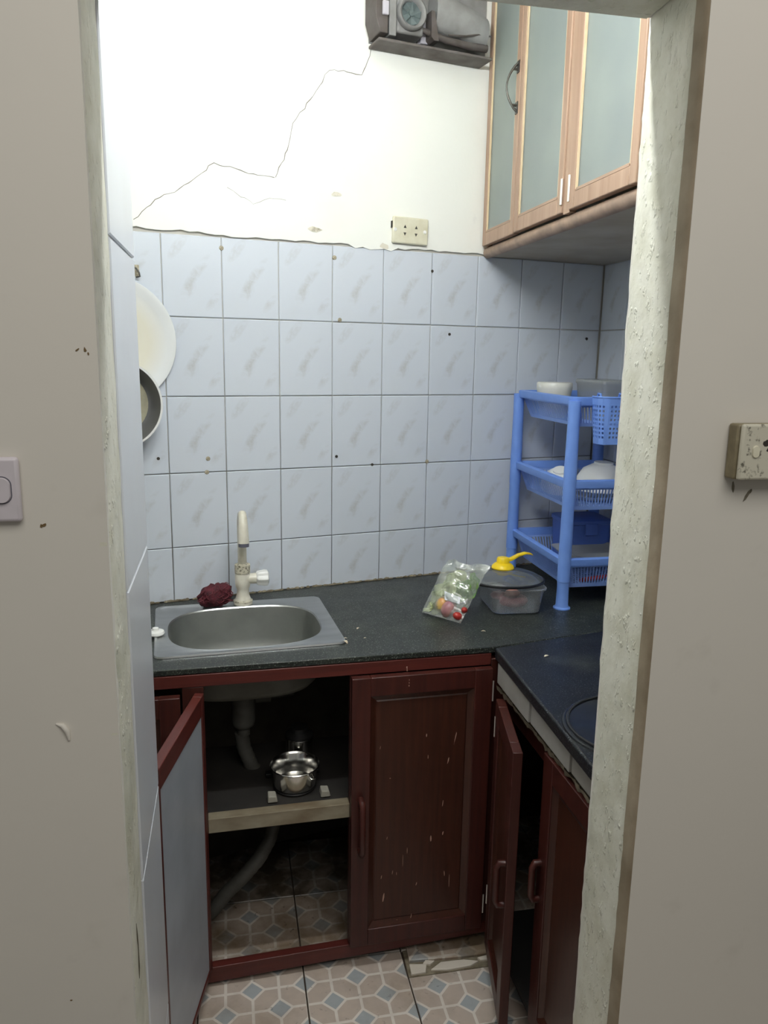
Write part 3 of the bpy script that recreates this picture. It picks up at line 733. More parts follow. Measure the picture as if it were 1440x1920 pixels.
# open left door: hinged at the left stile, white laminate inside
LD = MB(); w = .330; z0, z1 = .055, .744; st = .043; th = .020
LD.box(0, .020, -th, 0, z0, z1); LD.box(w-.022, w, -th, 0, z0, z1); LD.box(.020, w-.022, -th, 0, z1-st, z1); LD.box(.020, w-.022, -th, 0, z0, z0+.014)
LDo = LD.build('door', 'mahogany_h', bc, bevel=.0015)
LDo.location = (-.660, -.004, 0); LDo.rotation_euler = (0, 0, math.radians(-104.3))
MB().box(.021, w-.023, -th+.003, -.0025, z0+.0145, z1-st-.0005).build('laminate_panel', 'cabinet_white', LDo)
bar_handle(LDo, w-.022, -th, .325, .463)
# next door, closed, mostly behind the pier
D3 = panel_door(bc, .30, .055, .744); D3.location = (-1.010, -.001, 0)

# ------------------------------------------------------------------ base cabinet under the right worktop (side frame S)
rc = thing('base_cabinet', 'dark mahogany cabinet on the right with one door ajar over a dark gap', 'cabinet', S(.60, 1.58, 0), SROT)
Y = lambda y: y-1.58
MB().box(.0165, .036, Y(1.040), Y(1.592), .655, .7075).build('top_rail', 'mahogany_dark', rc, bevel=.0015)
MB().box(.0165, .036, Y(1.562), Y(1.600), .05, .654).build('stile', 'mahogany_dark', rc, bevel=.0015)
MB().box(.0165, .036, Y(1.300), Y(1.318), .08, .654).build('stile', 'mahogany_dark', rc, bevel=.0015)
MB().box(.045, .060, Y(1.04), Y(1.60), .0, .080).build('plinth', 'mahogany_dark', rc)
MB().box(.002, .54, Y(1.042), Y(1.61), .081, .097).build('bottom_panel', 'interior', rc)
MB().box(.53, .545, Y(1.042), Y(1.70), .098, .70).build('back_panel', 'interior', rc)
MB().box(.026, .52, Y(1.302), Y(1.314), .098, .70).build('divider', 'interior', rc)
def side_door(w, z0, z1, yh, ang, nm='door'):
    d = panel_door(rc, w, z0, z1, mats=('mahogany','mahogany_panel'))
    d.location = (.014 if ang == 0 else .004, Y(yh), 0); d.rotation_euler = (0, 0, math.radians(-90-ang))
    return d
E1 = side_door(.246, .060, .700, 1.560, 11.6); bar_handle(E1, .226, -.020, .340, .445, out=.017); hinge(E1, .002, -.02, .632, .05, .002); hinge(E1, .002, -.02, .195, .05, .002)
E2 = side_door(.252, .085, .704, 1.309, 0.0); bar_handle(E2, .016, -.020, .385, .475, out=.017)

# ------------------------------------------------------------------ wall cabinet
wc = thing('wall_cabinet', 'light brown wooden wall cabinet with three frosted glass doors', 'cabinet', S(.743, 2.262, 1.744), SROT)
def WL(x, y): return (x-.743, y-2.262)
y_end = 1.375
MB().prism([WL(.750,2.258),WL(1.160,2.345),WL(1.160,y_end),WL(.750,y_end)], .006, .022).build('bottom_board', 'cab_under', wc)
MB().prism([WL(.760,2.258),WL(1.160,2.345),WL(1.160,y_end),WL(.760,y_end)], .72, .738).build('top_board', 'oak', wc)
MB().prism([WL(1.148,2.341),WL(1.160,2.343),WL(1.160,y_end),WL(1.148,y_end)], .023, .719).build('back_board', 'cab_under', wc)
MB().box(*[.020,.405], y_end-2.262, y_end-2.262+.016, .023, .719).build('end_board', 'oak', wc)
# bullnose moulding under the doors
R = []
for y in (2.262, y_end):
    R.append([(x-.743, y-2.262, z) for x, z in ((.762,.030),(.752,.031),(.745,.028),(.7405,.022),(.7395,.015),(.7415,.008),(.747,.002),(.754,.0),(.762,.003))])
MB().rings(R, True, True).build('bullnose_moulding', 'bullnose', wc, smooth=60)
MB().box(.006, .020, -.012, .0, .030, .72).build('wall_stile', 'oak', wc, bevel=.001)
def glass_door(y0, y1, zb_, hand=None, hin=None):
    """y0 > y1: from the back towards the camera; frame with pane"""
    d = MB(); a, c = y0-2.262, y1-2.262; st = .026; x0, x1 = -.012, .006
    d.box(x0, x1, a-st, a, zb_, .715); d.box(x0, x1, c, c+st, zb_, .715); d.box(x0, x1, c+st, a-st, zb_, zb_+.034); d.box(x0, x1, c+st, a-st, .68, .715)
    o = d.build('door', 'oak', wc, bevel=.002)
    for yy in (a-st-.004, c+st):
        MB().box(x0+.0015, x0+.006, yy, yy+.004, zb_+.038, .679).build('glazing_bead', 'oak_edge', o)
    MB().box(x0+.001, x0+.006, c+st+.004, a-st-.004, zb_+.0345, zb_+.040).build('glazing_bead', 'oak_y', o)
    MB().box(x0+.007, x0+.011, c+st-.004, a-st+.004, zb_+.030, .684).build('glass_pane', 'frosted', o)
    return o
G1 = glass_door(2.250, 2.000, .032); G2 = glass_door(1.998, 1.700, .034); G3 = glass_door(1.662, y_end, .034)
MB().box(-.008, .008, 1.664-2.262, 1.698-2.262, .030, .72).build('middle_stile', 'oak', wc, bevel=.001)
for G, yy in ((G2, 1.7005), (G3, 1.6610)):
    for zz in (.078, .62): MB().lathe([(.0034,-.027),(.0034,.027)], (-.0135, yy-2.262, zz), 'z', 8, True, True).build('hinge', 'hinge', G, smooth=40)
def bow(parent, y, z0, z1):
    h = MB(); pts = []
    for k in range(13):
        t_ = k/12; pts.append((-.012-.030*math.sin(PI*t_)**.8, y, z0+(z1-z0)*t_))
    h.tube(pts, [.0022+.0012*abs(2*k/12-1) for k in range(13)], 8)
    for zz in (z0+.016, z1-.016): h.tube([(-.011, y, zz), (-.026, y, zz)], .0032, 8)
    h.box(-.0145, -.011, y-.007, y+.007, z0-.004, z0+.024); h.box(-.0145, -.011, y-.007, y+.007, z1-.024, z1+.004)
    return h.build('handle', 'iron', parent, smooth=50)
bow(G1, 2.012-2.262, .325, .440)

# ------------------------------------------------------------------ old extractor unit up on the back wall
vf = thing('extractor_fan', 'dusty grey extractor fan box fixed high on the wall beside the cabinet', 'fan', (.545, -.004, 2.247), 0)
MB().box(0, .330, -.072, 0, -.004, .003).build('bottom_ledge', 'vent_ledge', vf, bevel=.002)
MB().box(0, .345, -.004, 0, .010, .32).build('back_plate', 'vent', vf)
MB().prism([(-.012,.05),(.0,.012),(.022,.012),(.022,.32),(-.012,.32)], -.078, -.005, 'y').build('side_plate', 'vent_dark', vf, bevel=.002)
MB().box(-.004, .006, -.083, -.079, .09, .22).build('lamp_strip', 'vent_pale', vf)
MB().box(.004, .020, -.088, -.079, .05, .082).build('switch_box', 'vent_pale', vf, bevel=.002)
MB().box(.028, .048, -.07, -.006, .012, .32).build('bracket', 'vent', vf, bevel=.002)
mh = MB().box(.052, .130, -.060, -.008, .026, .13); mh.build('motor_housing', 'vent', vf, bevel=.006)
rg = MB().lathe([(.040,.0),(.040,-.014),(.036,-.018),(.030,-.014),(.027,0.0)], (.091,-.060,.072), 'y', 32); rg.build('fan_ring', 'vent', vf, smooth=50)
MB().lathe([(.0001,-.002),(.028,-.002)], (.091,-.0602,.072), 'y', 24).build('fan_throat', 'vent_hole', vf)
b = MB().lathe([(.0001,-.010),(.007,-.009),(.008,-.003)], (.091,-.060,.072), 'y', 14)
for k in range(5):
    a = 2*PI*k/5; u_ = Vector((math.cos(a),0,math.sin(a))); w_ = Vector((-math.sin(a),0,math.cos(a))); c_ = Vector((.091,-.066,.072))
    b.add([c_+u_*.006-w_*.004, c_+u_*.026-w_*.008+Vector((0,.002,0)), c_+u_*.026+w_*.008-Vector((0,.003,0)), c_+u_*.006+w_*.004], [(0,1,2,3)])
b.build('fan_blades', 'vent_hole', vf)
MB().box(.136, .158, -.030, -.006, .022, .085).build('pale_panel', 'vent_pale', vf, bevel=.002)
MB().prism([(.150,.028),(.158,.02),(.172,.02),(.158,.09),(.148,.09)], -.066, -.03, 'y').build('strut', 'vent_dark', vf, bevel=.001)
MB().tube([(.13,-.05,.045),(.20,-.055,.030),(.27,-.05,.028),(.325,-.045,.032)], [.007,.009,.010,.010], 10).build('pipe', 'vent_dark', vf, smooth=50)
R = []
for k in range(8):
    t_ = k/7; R.append([(.165+.155*t_+.0*math.cos(a), -.038+.030*math.cos(a), .105-.035*t_+(.055-.018*t_)*math.sin(a)) for a in [2*PI*j/20 for j in range(20)]])
MB().rings(R, True, True).build('duct', 'vent', vf, smooth=50)
MB().tube([(.20,-.064,.040),(.25,-.066,.045),(.29,-.062,.056),(.33,-.06,.058)], .0022, 6).build('wire', 'vent_dark', vf, smooth=50)

# ------------------------------------------------------------------ sockets and switches
po = thing('power_socket', 'ivory double socket plate on the white wall above the tiles', 'socket', (.674, -.0025, 1.802), 0, rot=(0, math.radians(1.2), 0))
MB().box(-.054, .054, -.011, 0, -.0355, .0355).build('plate', 'ivory', po, bevel=.004, seg=3)
MB().box(-.0565, -.0545, -.008, 0, .004, .022).build('broken_edge', 'socket_hole', po)
for x in (-.018, .016):
    for sg in (1, -1):
        z_ = .0095*sg; tr = [(x-.0042,z_-.0035*sg),(x+.0042,z_-.0035*sg),(x,z_+.0048*sg)]
        MB().prism(tr if sg > 0 else tr[::-1], -.0116, -.010, 'y').build('socket_slot', 'socket_hole', po)
for x in (-.047, .043): MB().lathe([(.0001,-.0125),(.004,-.0125),(.005,-.011)], (x,0,0), 'y', 16).build('screw_cap', 'white_clean', po, smooth=40)
sw = thing('light_switch', 'pale lilac light switch plate on the left of the doorway', 'switch', S(-.223-.059, YN-.0005, 1.3165), SROT)
MB().box(-.059, .059, -.009, 0, -.0355, .0355).build('plate', 'lilac', sw, bevel=.004, seg=3)
q = rrect(.020,.028,.009,0)
MB().rings([[(p[0]+.040, -.0095, p[1]) for p in q], [(p[0]*.94+.040, -.0125, p[1]*.95) for p in q]], False, True).build('rocker', 'lilac', sw, smooth=40)
q2 = [(p[0]*1.06+.040, -.0092, p[1]*1.05) for p in q]
MB().tube(q2, .0005, 5, closed=True).build('rocker_gap', 'ring_grey', sw)
q = rrect(.020,.028,.009,0)
MB().rings([[(p[0]+.0, -.0095, p[1]) for p in q], [(p[0]*.94+.0, -.0125, p[1]*.95) for p in q]], False, True).build('rocker', 'lilac', sw, smooth=40)
ds = thing('power_socket', 'grimy cream socket with black smudges on the right of the doorway', 'socket', S(.632+.059, YN-.0005, 1.352), SROT)
MB().box(-.059, .059, -.020, 0, -.0355, .0355).build('back_box', 'socket_side', ds, bevel=.003)
MB().box(-.057, .060, -.027, -.0203, -.0355, .0360).build('plate', 'dirty', ds, bevel=.004, seg=3)
for x, z in ((-.022,.012),(-.004,.012),(-.008,-.006),(-.016,.004)):
    ring = [(x+random.uniform(.003,.006)*math.cos(2*PI*j/9), -.0273, z+random.uniform(.003,.006)*math.sin(2*PI*j/9)) for j in range(9)]
    MB().rings([ring, [(p[0], -.0268, p[2]) for p in ring]], True).build('burnt_slot', 'socket_hole', ds)
q = rrect(.010,.016,.0048,0)
MB().rings([[(p[0]-.036, -.0272, p[1]+.001) for p in q], [(p[0]*.9-.036, -.0290, p[1]*.9+.001) for p in q]], False, True).build('neon_button', 'ivory', ds, smooth=40)

# ------------------------------------------------------------------ things hung on the back wall at the left
tr = thing('round_tray', 'round white plastic tray with a yellowed middle hung on the tiles', 'tray', (-.129, -.0015, 1.487), 0)
MB().lathe([(.0001,-.004),(.118,-.004),(.130,-.006),(.148,-.012),(.156,-.012),(.157,-.009),(.150,-.006),(.135,0.0),(.0001,0.0)], axis='y', n=72).build('tray_disc', 'tray', tr, smooth=40)
pn = thing('frying_pan', 'small frying pan with a white rim and grey inside hung below the tray', 'pan', (-.127, -.0165, 1.335), 0)
MB().lathe([(.0001,-.002),(.082,-.002),(.088,-.005),(.104,-.043),(.1045,-.0455)], axis='y', n=64).build('cooking_surface', 'pan_in', pn, smooth=60)
MB().lathe([(.0001,-.0026),(.079,-.0026)], axis='y', n=48).build('worn_base', 'pan_base', pn)
MB().lathe([(.0001,0.0),(.086,0.0),(.092,-.004),(.1075,-.043),(.1095,-.0455),(.1090,-.0475),(.1045,-.0475),(.1040,-.0455)], axis='y', n=64).build('outer_shell', 'pan_rim', pn, smooth=60)
MB().tube([(-.105,-.035,.02),(-.16,-.030,.04),(-.22,-.020,.062)], [.009,.010,.009], 10).build('handle', 'black_pan', pn, smooth=50)
hk = thing('wall_hook', 'small rusty metal hook on the tiles above the round tray', 'hook', (-.0600, -.0005, 1.655), 0)
MB().box(-.016, .006, -.003, 0, -.012, .016).build('hook_plate', 'plug', hk, bevel=.001)
MB().tube([(-.004,-.003,.008),(-.002,-.014,.006),(.004,-.018,-.004),(.006,-.014,-.012),(-.002,-.008,-.014)], .0022, 8).build('hook_wire', 'iron', hk, smooth=50)

# ------------------------------------------------------------------ blue three-tier rack
rk = thing('dish_rack', 'blue plastic three-tier corner rack standing on the right worktop', 'rack', S(.872, 1.868, zt), SROT)
XW, YD = .262, .372
legs = [(0,0),(-.008,YD),(XW,0),(XW,YD-.0)]
for lx, ly in legs:
    MB().lathe([(.0001,0),(.023,0),(.023,.003),(.0185,.006),(.0170,.010),(.0158,.06),(.0165,.075),(.0178,.076),(.0172,.135),(.0160,.28),(.0168,.285),(.0172,.345),(.0155,.50),(.0165,.555),(.0001,.557)], (lx,ly,0), 'z', 22).build('leg', 'rack', rk, smooth=35)
def basket(zr, depth, mat_wall, dens=.0105, solid_band=.012):
    """open basket hung between the legs, rim top at zr"""
    o_ = MB()
    def ringpts(inset, z):
        P = [(inset, inset*.6), (XW-inset, inset*.6), (XW-inset, YD-inset*.6), (inset-.008*(1 if inset < .03 else 0), YD-inset*.6)]; return P
    # rim band with rounded corners
    def loop(grow, r, z):
        w_, d2 = XW+2*grow, YD+2*grow; P = rrect(w_, d2, r, z); return [(p[0]+XW/2-.003, p[1]+YD/2, p[2]) for p in P]
    rim_ = MB().rings([loop(.008,.024,zr-.022), loop(.010,.026,zr-.018), loop(.011,.026,zr-.002), loop(.008,.024,zr), loop(-.004,.02,zr), loop(-.006,.018,zr-.004), loop(-.006,.018,zr-.022), loop(.008,.024,zr-.022)])
    ro = rim_.build('basket_rim', 'rack', rk, smooth=50)
    w_ = MB(); top, bot = zr-.020, zr-depth
    it, ib = .004, .024
    def corner(k, i_, z): 
        return Vector([(i_,i_,z),(XW-i_,i_,z),(XW-i_,YD-i_,z),(i_,YD-i_,z)][k])
    for k in range(4):
        a0, a1 = corner(k, it, top), corner((k+1) % 4, it, top); b0, b1 = corner(k, ib, bot), corner((k+1) % 4, ib, bot)
        nrm = (a1-a0).cross(b0-a0).normalized()*.0007
        def quad(u0, u1, v0, v1):
            P = [a0.lerp(a1,u).lerp(b0.lerp(b1,u),v) for u, v in ((u0,v0),(u1,v0),(u1,v1),(u0,v1))]
            w_.add([p+nrm for p in P]+[p-nrm for p in P], [(0,1,2,3),(7,6,5,4),(0,4,5,1),(1,5,6,2),(2,6,7,3),(3,7,4,0)])
        L_ = (a1-a0).length; nb = int(L_/dens)
        quad(0,1,0,.12); quad(0,1,.84,1.0); quad(0,.06,.12,.84); quad(.94,1,.12,.84)
        for j in range(nb):
            u = .06+.88*(j+.25)/nb; quad(u, u+.88*.40/nb, .12, .84)
    w_.build('basket_wall', mat_wall, rk)
    fl_ = MB(); bx0, bx1, by0, by1 = ib, XW-ib, ib, YD-ib
    fl_.box(bx0,bx1,by0,by0+.03,bot,bot+.002); fl_.box(bx0,bx1,by1-.03,by1,bot,bot+.002); nb = 22
    for j in range(nb):
        x_ = bx0+(bx1-bx0)*j/nb; fl_.box(x_, x_+(bx1-bx0)/nb*.55, by0+.03, by1-.03, bot, bot+.002)
    fl_.build('basket_floor', mat_wall, rk)
    return bot
b3 = basket(.566, .078, 'rack_in'); b2 = basket(.350, .085, 'rack_in'); b1 = basket(.138, .088, 'rack_in')
def RK(x, y, z): return S(.872+x, 1.868+y, zt+z)
# cutlery basket hooked over the front rim of the rack
cu = thing('cutlery_basket', 'small perforated blue basket hooked on the front of the rack top', 'basket', RK(.092, -.018, .450), SROT)
w_ = MB(); cwx, cwy, chh = .105, .052, .118
def cpt(u, z):   # rounded front outline: u 0..1 from back left around the front to back right
    ins = .010*(1-z/chh)
    tot = [(-cwx/2+ins,0),(-cwx/2+ins,-cwy+.022),(-cwx/2+ins+.006,-cwy+.008),(-cwx/2+.022,-cwy+ins),(cwx/2-.022,-cwy+ins),(cwx/2-ins-.006,-cwy+.008),(cwx/2-ins,-cwy+.022),(cwx/2-ins,0)]
    sl = [math.dist(tot[i], tot[i+1]) for i in range(len(tot)-1)]; t_ = u*sum(sl); k = 0
    while k < len(sl)-1 and t_ > sl[k]: t_ -= sl[k]; k += 1
    f_ = min(1.0, t_/sl[k])
    return Vector((tot[k][0]+(tot[k+1][0]-tot[k][0])*f_, tot[k][1]+(tot[k+1][1]-tot[k][1])*f_, z))
us = [i/70 for i in range(71)]; zs = [0,.010]+[.010+.088*k/16 for k in range(1,17)]+[chh]
base_i = len(w_.v)
for z in zs: w_.v += [tuple(cpt(u, z)) for u in us]
for a in range(len(zs)-1):
    for c_ in range(len(us)-1):
        hole = (1 <= a <= 16 and a % 2 == 0 and (c_ % 4 in (1,2)) and not 20 <= c_ <= 24 and not 46 <= c_ <= 50)
        if not hole: w_.face((a*71+c_, a*71+c_+1, (a+1)*71+c_+1, (a+1)*71+c_))
w_.build('basket_wall', 'rack', cu, solid=.002)
MB().rings([[tuple(cpt(u, 0)) for u in us[::5]], [(0, -cwy/2, 0)]*15], closed=False).build('basket_floor', 'rack', cu, solid=.002)
MB().tube([cpt(u, chh) for u in us[::2]], .0026, 8).build('rim', 'rack', cu, smooth=50)
for sx in (-.03, .03): MB().tube([(sx,0,chh-.004),(sx,.002,chh+.006),(sx,.016,chh+.007),(sx,.020,chh-.006)], .003, 8).build('hook', 'rack', cu, smooth=50)
sp_ = thing('spoon', 'steel spoon standing in the small blue basket on the rack', 'spoon', RK(.120, -.044, .455), SROT)
MB().tube([(0,.0,0),(.004,.002,.06),(.006,.003,.112)], .0025, 8).build('handle', 'chrome', sp_, smooth=50)
MB().ball((.008,.002,.130), .014, .004, .022, 8, 12).build('bowl', 'chrome', sp_, smooth=180)

# dishes on the rack
def dish(nm, label, cat, prof, loc, mat, group=None, n=40, tilt=None):
    o = MB().lathe(prof, n=n).build(nm, mat, None, smooth=45); o.location = loc; o.rotation_euler = tilt or (0,0,SROT); return tag(o, label, cat, group)
zf3, zf2, zf1 = b3+.0025, b2+.0025, b1+.0025
dish('round_tub', 'round white lidded tub on the top tier of the blue rack', 'tub', [(.0001,0),(.034,0),(.038,.004),(.049,.070),(.052,.085),(.052,.099),(.049,.102),(.0001,.102)], RK(.070, .294, zf3), 'white_plastic')
bxo = thing('storage_box', 'hazy clear plastic box on the top tier beside the white tub', 'box', RK(.178, .19, zf3), SROT)
MB().rings([rrect(.085,.16,.012,0), rrect(.10,.18,.014,.10), rrect(.106,.186,.014,.104), rrect(.106,.186,.014,.112), rrect(.10,.18,.014,.114)], True, True).build('box_body', 'hazy_box', bxo, smooth=45)
bowlp = [(.0001,.062),(.026,.062),(.027,.056),(.030,.055),(.055,.040),(.070,.014),(.073,.0),(.071,.0),(.067,.013),(.052,.037),(.0001,.052)]
dish('bowl', 'upturned white bowl at the bottom of the pair on the middle tier', 'bowl', bowlp, RK(.160, .14, b2+.034), 'white_clean', 'white bowls on the middle tier')
dish('bowl', 'upturned white bowl on top of the other bowl on the middle tier', 'bowl', bowlp, RK(.162, .142, b2+.050), 'white_clean', 'white bowls on the middle tier', tilt=(.05,.03,SROT))
dish('bowl', 'white bowl tipped on its side behind the rack leg on the middle tier', 'bowl', [(r*.8, z*.85) for r, z in bowlp], RK(.088, .25, b2+.030), 'white_clean', 'white bowls on the middle tier', tilt=(.35,-.25,SROT))
plp = [(.0001,0),(.045,0),(.055,.004),(.078,.014),(.080,.0155),(.077,.0155),(.054,.006),(.0001,.003)]
zz_ = zf2
dish('plate', 'white plate lying under the bowls on the middle tier', 'plate', plp, RK(.150, .17, zf2), 'white_clean')
# bottom tier: lidded blue box and a red-handled tool
bb = thing('lidded_box', 'deep blue lidded plastic box standing on the bottom tier of the rack', 'box', RK(.165, .255, zf1), SROT)
MB().rings([rrect(.13,.12,.014,0), rrect(.14,.13,.016,.13), rrect(.146,.136,.016,.132), rrect(.146,.136,.016,.142), rrect(.13,.12,.014,.146)], True, True).build('box_body', 'blue_dark', bb, smooth=45)
MB().box(-.02, .02, -.072, -.068, .10, .135).build('clip', 'blue_dark', bb, bevel=.002)
b = MB().tube([(0,0,.008),(.05,.01,.009),(.085,.02,.010)], [.006,.007,.005], 10); o = b.build('peeler_handle', 'tomato', None, smooth=50, loc=RK(.075, .05, zf1), rot=(0,0,SROT)); tag(o, 'red plastic handle lying at the front of the bottom tier', 'handle')
gb = thing('glass_tray', 'flat grey glass tray lying across the bottom tier of the rack', 'tray', RK(.135, .12, b1+.062), SROT, rot=(math.radians(4),0,SROT))
MB().rings([rrect(.17,.14,.02,0), rrect(.19,.16,.022,.012), rrect(.186,.156,.02,.012), rrect(.165,.135,.018,.003)], True, True).build('tray_body', 'hazy_box', gb, smooth=45)

# ------------------------------------------------------------------ food container with a glass pan lid on it
ct = thing('food_container', 'clear plastic food container with meat under the glass lid', 'container', S(.738, 1.912, zt), math.radians(-15))
body = MB().rings([rrect(.118,.150,.022,.0005), rrect(.128,.160,.024,.004), rrect(.146,.180,.028,.064), rrect(.156,.190,.030,.066), rrect(.157,.191,.030,.070), rrect(.150,.184,.028,.071), rrect(.143,.177,.027,.066), rrect(.126,.158,.023,.006)], True, True)
body.build('container_body', 'clear_plastic', ct, smooth=45)
def CT(x, y, z): 
    a = math.radians(-15); c0 = S(.738,1.912,zt); return Vector((c0.x+x*math.cos(a)-y*math.sin(a), c0.y+x*math.sin(a)+y*math.cos(a), zt+z))
b = MB().ball((0,0,.016), .044, .034, .0155, 10, 18, .06, m=0); o = b.build('raw_meat', 'meat', None, smooth=180, loc=CT(.004,-.028,.0065), rot=(0,0,.3)); tag(o, 'dark red piece of raw meat inside the clear container', 'meat', 'pieces of meat in the container')
b = MB().ball((0,0,.010), .022, .018, .0098, 8, 14, .08); o = b.build('raw_meat', 'skin_meat', None, smooth=180, loc=CT(-.004,-.036,.036), rot=(0,0,-.2)); tag(o, 'pale pink piece of meat on top of the dark red one', 'meat', 'pieces of meat in the container')
b = MB().ball((0,0,.010), .032, .026, .0098, 8, 14, .08); o = b.build('raw_meat', 'meat', None, smooth=180, loc=CT(-.016,.040,.0065), rot=(0,0,.9)); tag(o, 'red piece of raw meat at the back of the clear container', 'meat', 'pieces of meat in the container')
gl = thing('pan_lid', 'domed glass pan lid with a yellow knob resting on the food container', 'lid', CT(-.020, .008, .0735), 0, rot=(math.radians(-2), math.radians(1.5), 0)); gl.scale = (1.10, 1.10, 1.0)
MB().lathe([(.100,.002),(.098,.007),(.085,.014),(.06,.022),(.03,.027),(.012,.0285)], n=56).build('glass_dome', 'lid_glass', gl, smooth=60)
MB().lathe([(.0985,.0),(.1030,.0),(.1035,.004),(.100,.0062),(.0985,.004),(.0985,.0)], n=64).build('metal_rim', 'rim_black', gl, smooth=50)
MB().lathe([(.0001,.0275),(.026,.0275),(.028,.031),(.026,.037),(.020,.043),(.016,.045),(.0155,.056),(.013,.059),(.0001,.059)], n=30).build('knob', 'yellow', gl, smooth=40)
b = MB(); R = []
for k, (x, z, w2, h2) in enumerate(((.006,.050,.009,.004),(.022,.054,.008,.0035),(.040,.064,.0075,.003),(.058,.069,.0075,.0025),(.072,.067,.0075,.002),(.078,.063,.005,.0015))):
    R.append([(x,-w2,z-h2),(x,w2,z-h2),(x,w2,z+h2),(x,-w2,z+h2)])
b.rings(R, True, True).build('knob_lever', 'yellow', gl, bevel=.0015, rot=(0,0,math.radians(-8)))

# ------------------------------------------------------------------ bag of vegetables leaning on the container
bgP = dict(bl=Vector((.585,-.325,zt+.004)), br=Vector((.640,-.438,zt+.004)), tr=Vector((.737,-.400,.933)), tl=Vector((.655,-.325,.941)))
vb = thing('vegetable_bag', 'clear plastic bag of vegetables with a white label leaning against the pan lid', 'bag', bgP['bl'].lerp(bgP['br'], .5))
orig = Vector(vb.location)
def bagpt(u, v, side):
    p = bgP['bl'].lerp(bgP['br'], u).lerp(bgP['tl'].lerp(bgP['tr'], u), v)
    nrm = (bgP['br']-bgP['bl']).cross(bgP['tl']-bgP['bl']).normalized()
    prof_ = (math.sin(PI*min(1,max(0,u)))**.6)*(math.sin(PI*min(1, v*.62+.06)/1.0)**.8)*(1-.25*v)
    if v > .86: prof_ *= .35
    pinch = 1.0
    th_ = .030*prof_
    wob = .0025*math.sin(17*u+9*v*side)+.002*math.sin(31*v+5*u)
    q = p + nrm*side*(th_+wob*(1 if prof_ > .05 else .2))
    if v > .9: q += Vector((.006*math.sin(u*14), -.006*math.cos(u*11), .004*math.sin(u*9)))
    q.z = max(q.z, zt+.0012)
    return q - orig
nu, nv = 22, 26
b = MB()
for side in (1, -1): b.rings([[bagpt(i/nu, j/nv, side) for i in range(nu+1)] for j in range(nv+1)], closed=False)
b.build('bag_film', 'bag_film', vb, smooth=180)
def wb_(u, v, s_=0.0): 
    p = bagpt(u, v, 0)+orig; nrm = (bgP['br']-bgP['bl']).cross(bgP['tl']-bgP['bl']).normalized(); q = p+nrm*s_
    return q
fn = (bgP['br']-bgP['bl']).cross(bgP['tl']-bgP['bl']).normalized(); front = 1 if fn.y < 0 else -1
# paper label on the camera side
lb = MB(); 
q4 = [bagpt(u, v, front)+fn*front*.003 for u, v in ((.42,.44),(.80,.40),(.84,.29),(.50,.30))]
lb.add(q4+[p-fn*front*.0008 for p in q4], [(0,1,2,3),(7,6,5,4),(0,4,5,1),(1,5,6,2),(2,6,7,3),(3,7,4,0)]); lbo = lb.build('paper_label', 'paper', vb)
for k in range(3):
    v0 = .3+k*.18
    a_ = q4[0].lerp(q4[3], v0).lerp(q4[1].lerp(q4[2], v0), .14); c_ = q4[0].lerp(q4[3], v0).lerp(q4[1].lerp(q4[2], v0), .7); dn = (q4[3]-q4[0])*.04; of = fn*front*.0003
    ln_ = MB(); ln_.add([a_+of, c_+of, c_+dn+of, a_+dn+of], [(0,1,2,3)]); ln_.build('printed_line', 'ink', lbo)
def veg(nm, label, u, v, off, r, mat, sq=(1,1,1), rot=0.0, jit=.0):
    o = MB().ball((0,0,0), r*sq[0], r*sq[1], r*sq[2], 10, 16, jit).build(nm, mat, None, smooth=180); o.location = wb_(u, v, off*front); o.location.z = max(o.location.z, zt+r*sq[2]+.002); o.rotation_euler = (.3, .4, rot); return tag(o, label, 'vegetable')
veg('shallot', 'pinkish purple shallot at the bottom of the plastic bag', .62, .17, .006, .021, 'onion', (.95,.9,1.1), .3)
veg('fruit', 'yellow-orange fruit left of the shallot in the plastic bag', .42, .22, .004, .020, 'mango', (.9,.9,1.1), .7)
veg('tomato', 'small red tomato in the lower corner of the plastic bag', .88, .10, .004, .0125, 'tomato', (1.1,.9,.8), .0)
veg('tomato', 'smaller red tomato near the right edge of the plastic bag', .95, .22, .002, .010, 'tomato', (1.3,.8,.8), .8)
def leaves(nm, label, spots, mat, r0):
    t_ = thing(nm, label, 'vegetable', wb_(*spots[0]))
    for (u, v, s_) in spots:
        L = MB(); R = []; r_ = r0*random.uniform(.8,1.2); tilt = Matrix.Rotation(random.uniform(-.6,.6), 3, 'X') @ Matrix.Rotation(random.uniform(-.7,.7), 3, 'Y') @ Matrix.Rotation(random.uniform(0,6), 3, 'Z')
        base_ = Matrix((((bgP['br']-bgP['bl']).normalized()), ((bgP['tl']-bgP['bl']).normalized()), fn)).transposed()
        for i in range(5):
            rr = r_*i/4+.0004
            R.append([base_ @ (tilt @ Vector((rr*math.cos(a)*1.2, rr*math.sin(a)*(.75+.25*math.cos(3*a)), .18*rr*math.sin(5*a+i)+.10*rr*math.sin(2*a))))*1.0 + wb_(u, v, s_*front) - Vector(t_.location) for a in [2*PI*j/18 for j in range(18)]])
        for ring in R:
            for p in ring: p.z = max(p.z, zt+.0035-t_.location.z)
        L.rings(R).build('leaf', mat, t_, smooth=180, solid=.0012)
    return t_
leaves('lettuce', 'dark green leaves along the right side of the plastic bag', [(.78,.58,.004),(.88,.66,.0),(.72,.48,.008),(.82,.74,.002),(.9,.52,-.002),(.70,.62,.002),(.84,.44,.006)], 'lettuce', .017)
leaves('cabbage', 'pale green leaves along the left side of the plastic bag', [(.26,.48,.006),(.38,.58,.004),(.22,.34,.004),(.45,.70,.002),(.3,.66,.0),(.16,.22,.002),(.48,.48,.004),(.12,.10,.001),(.30,.14,.0)], 'cabbage', .020)

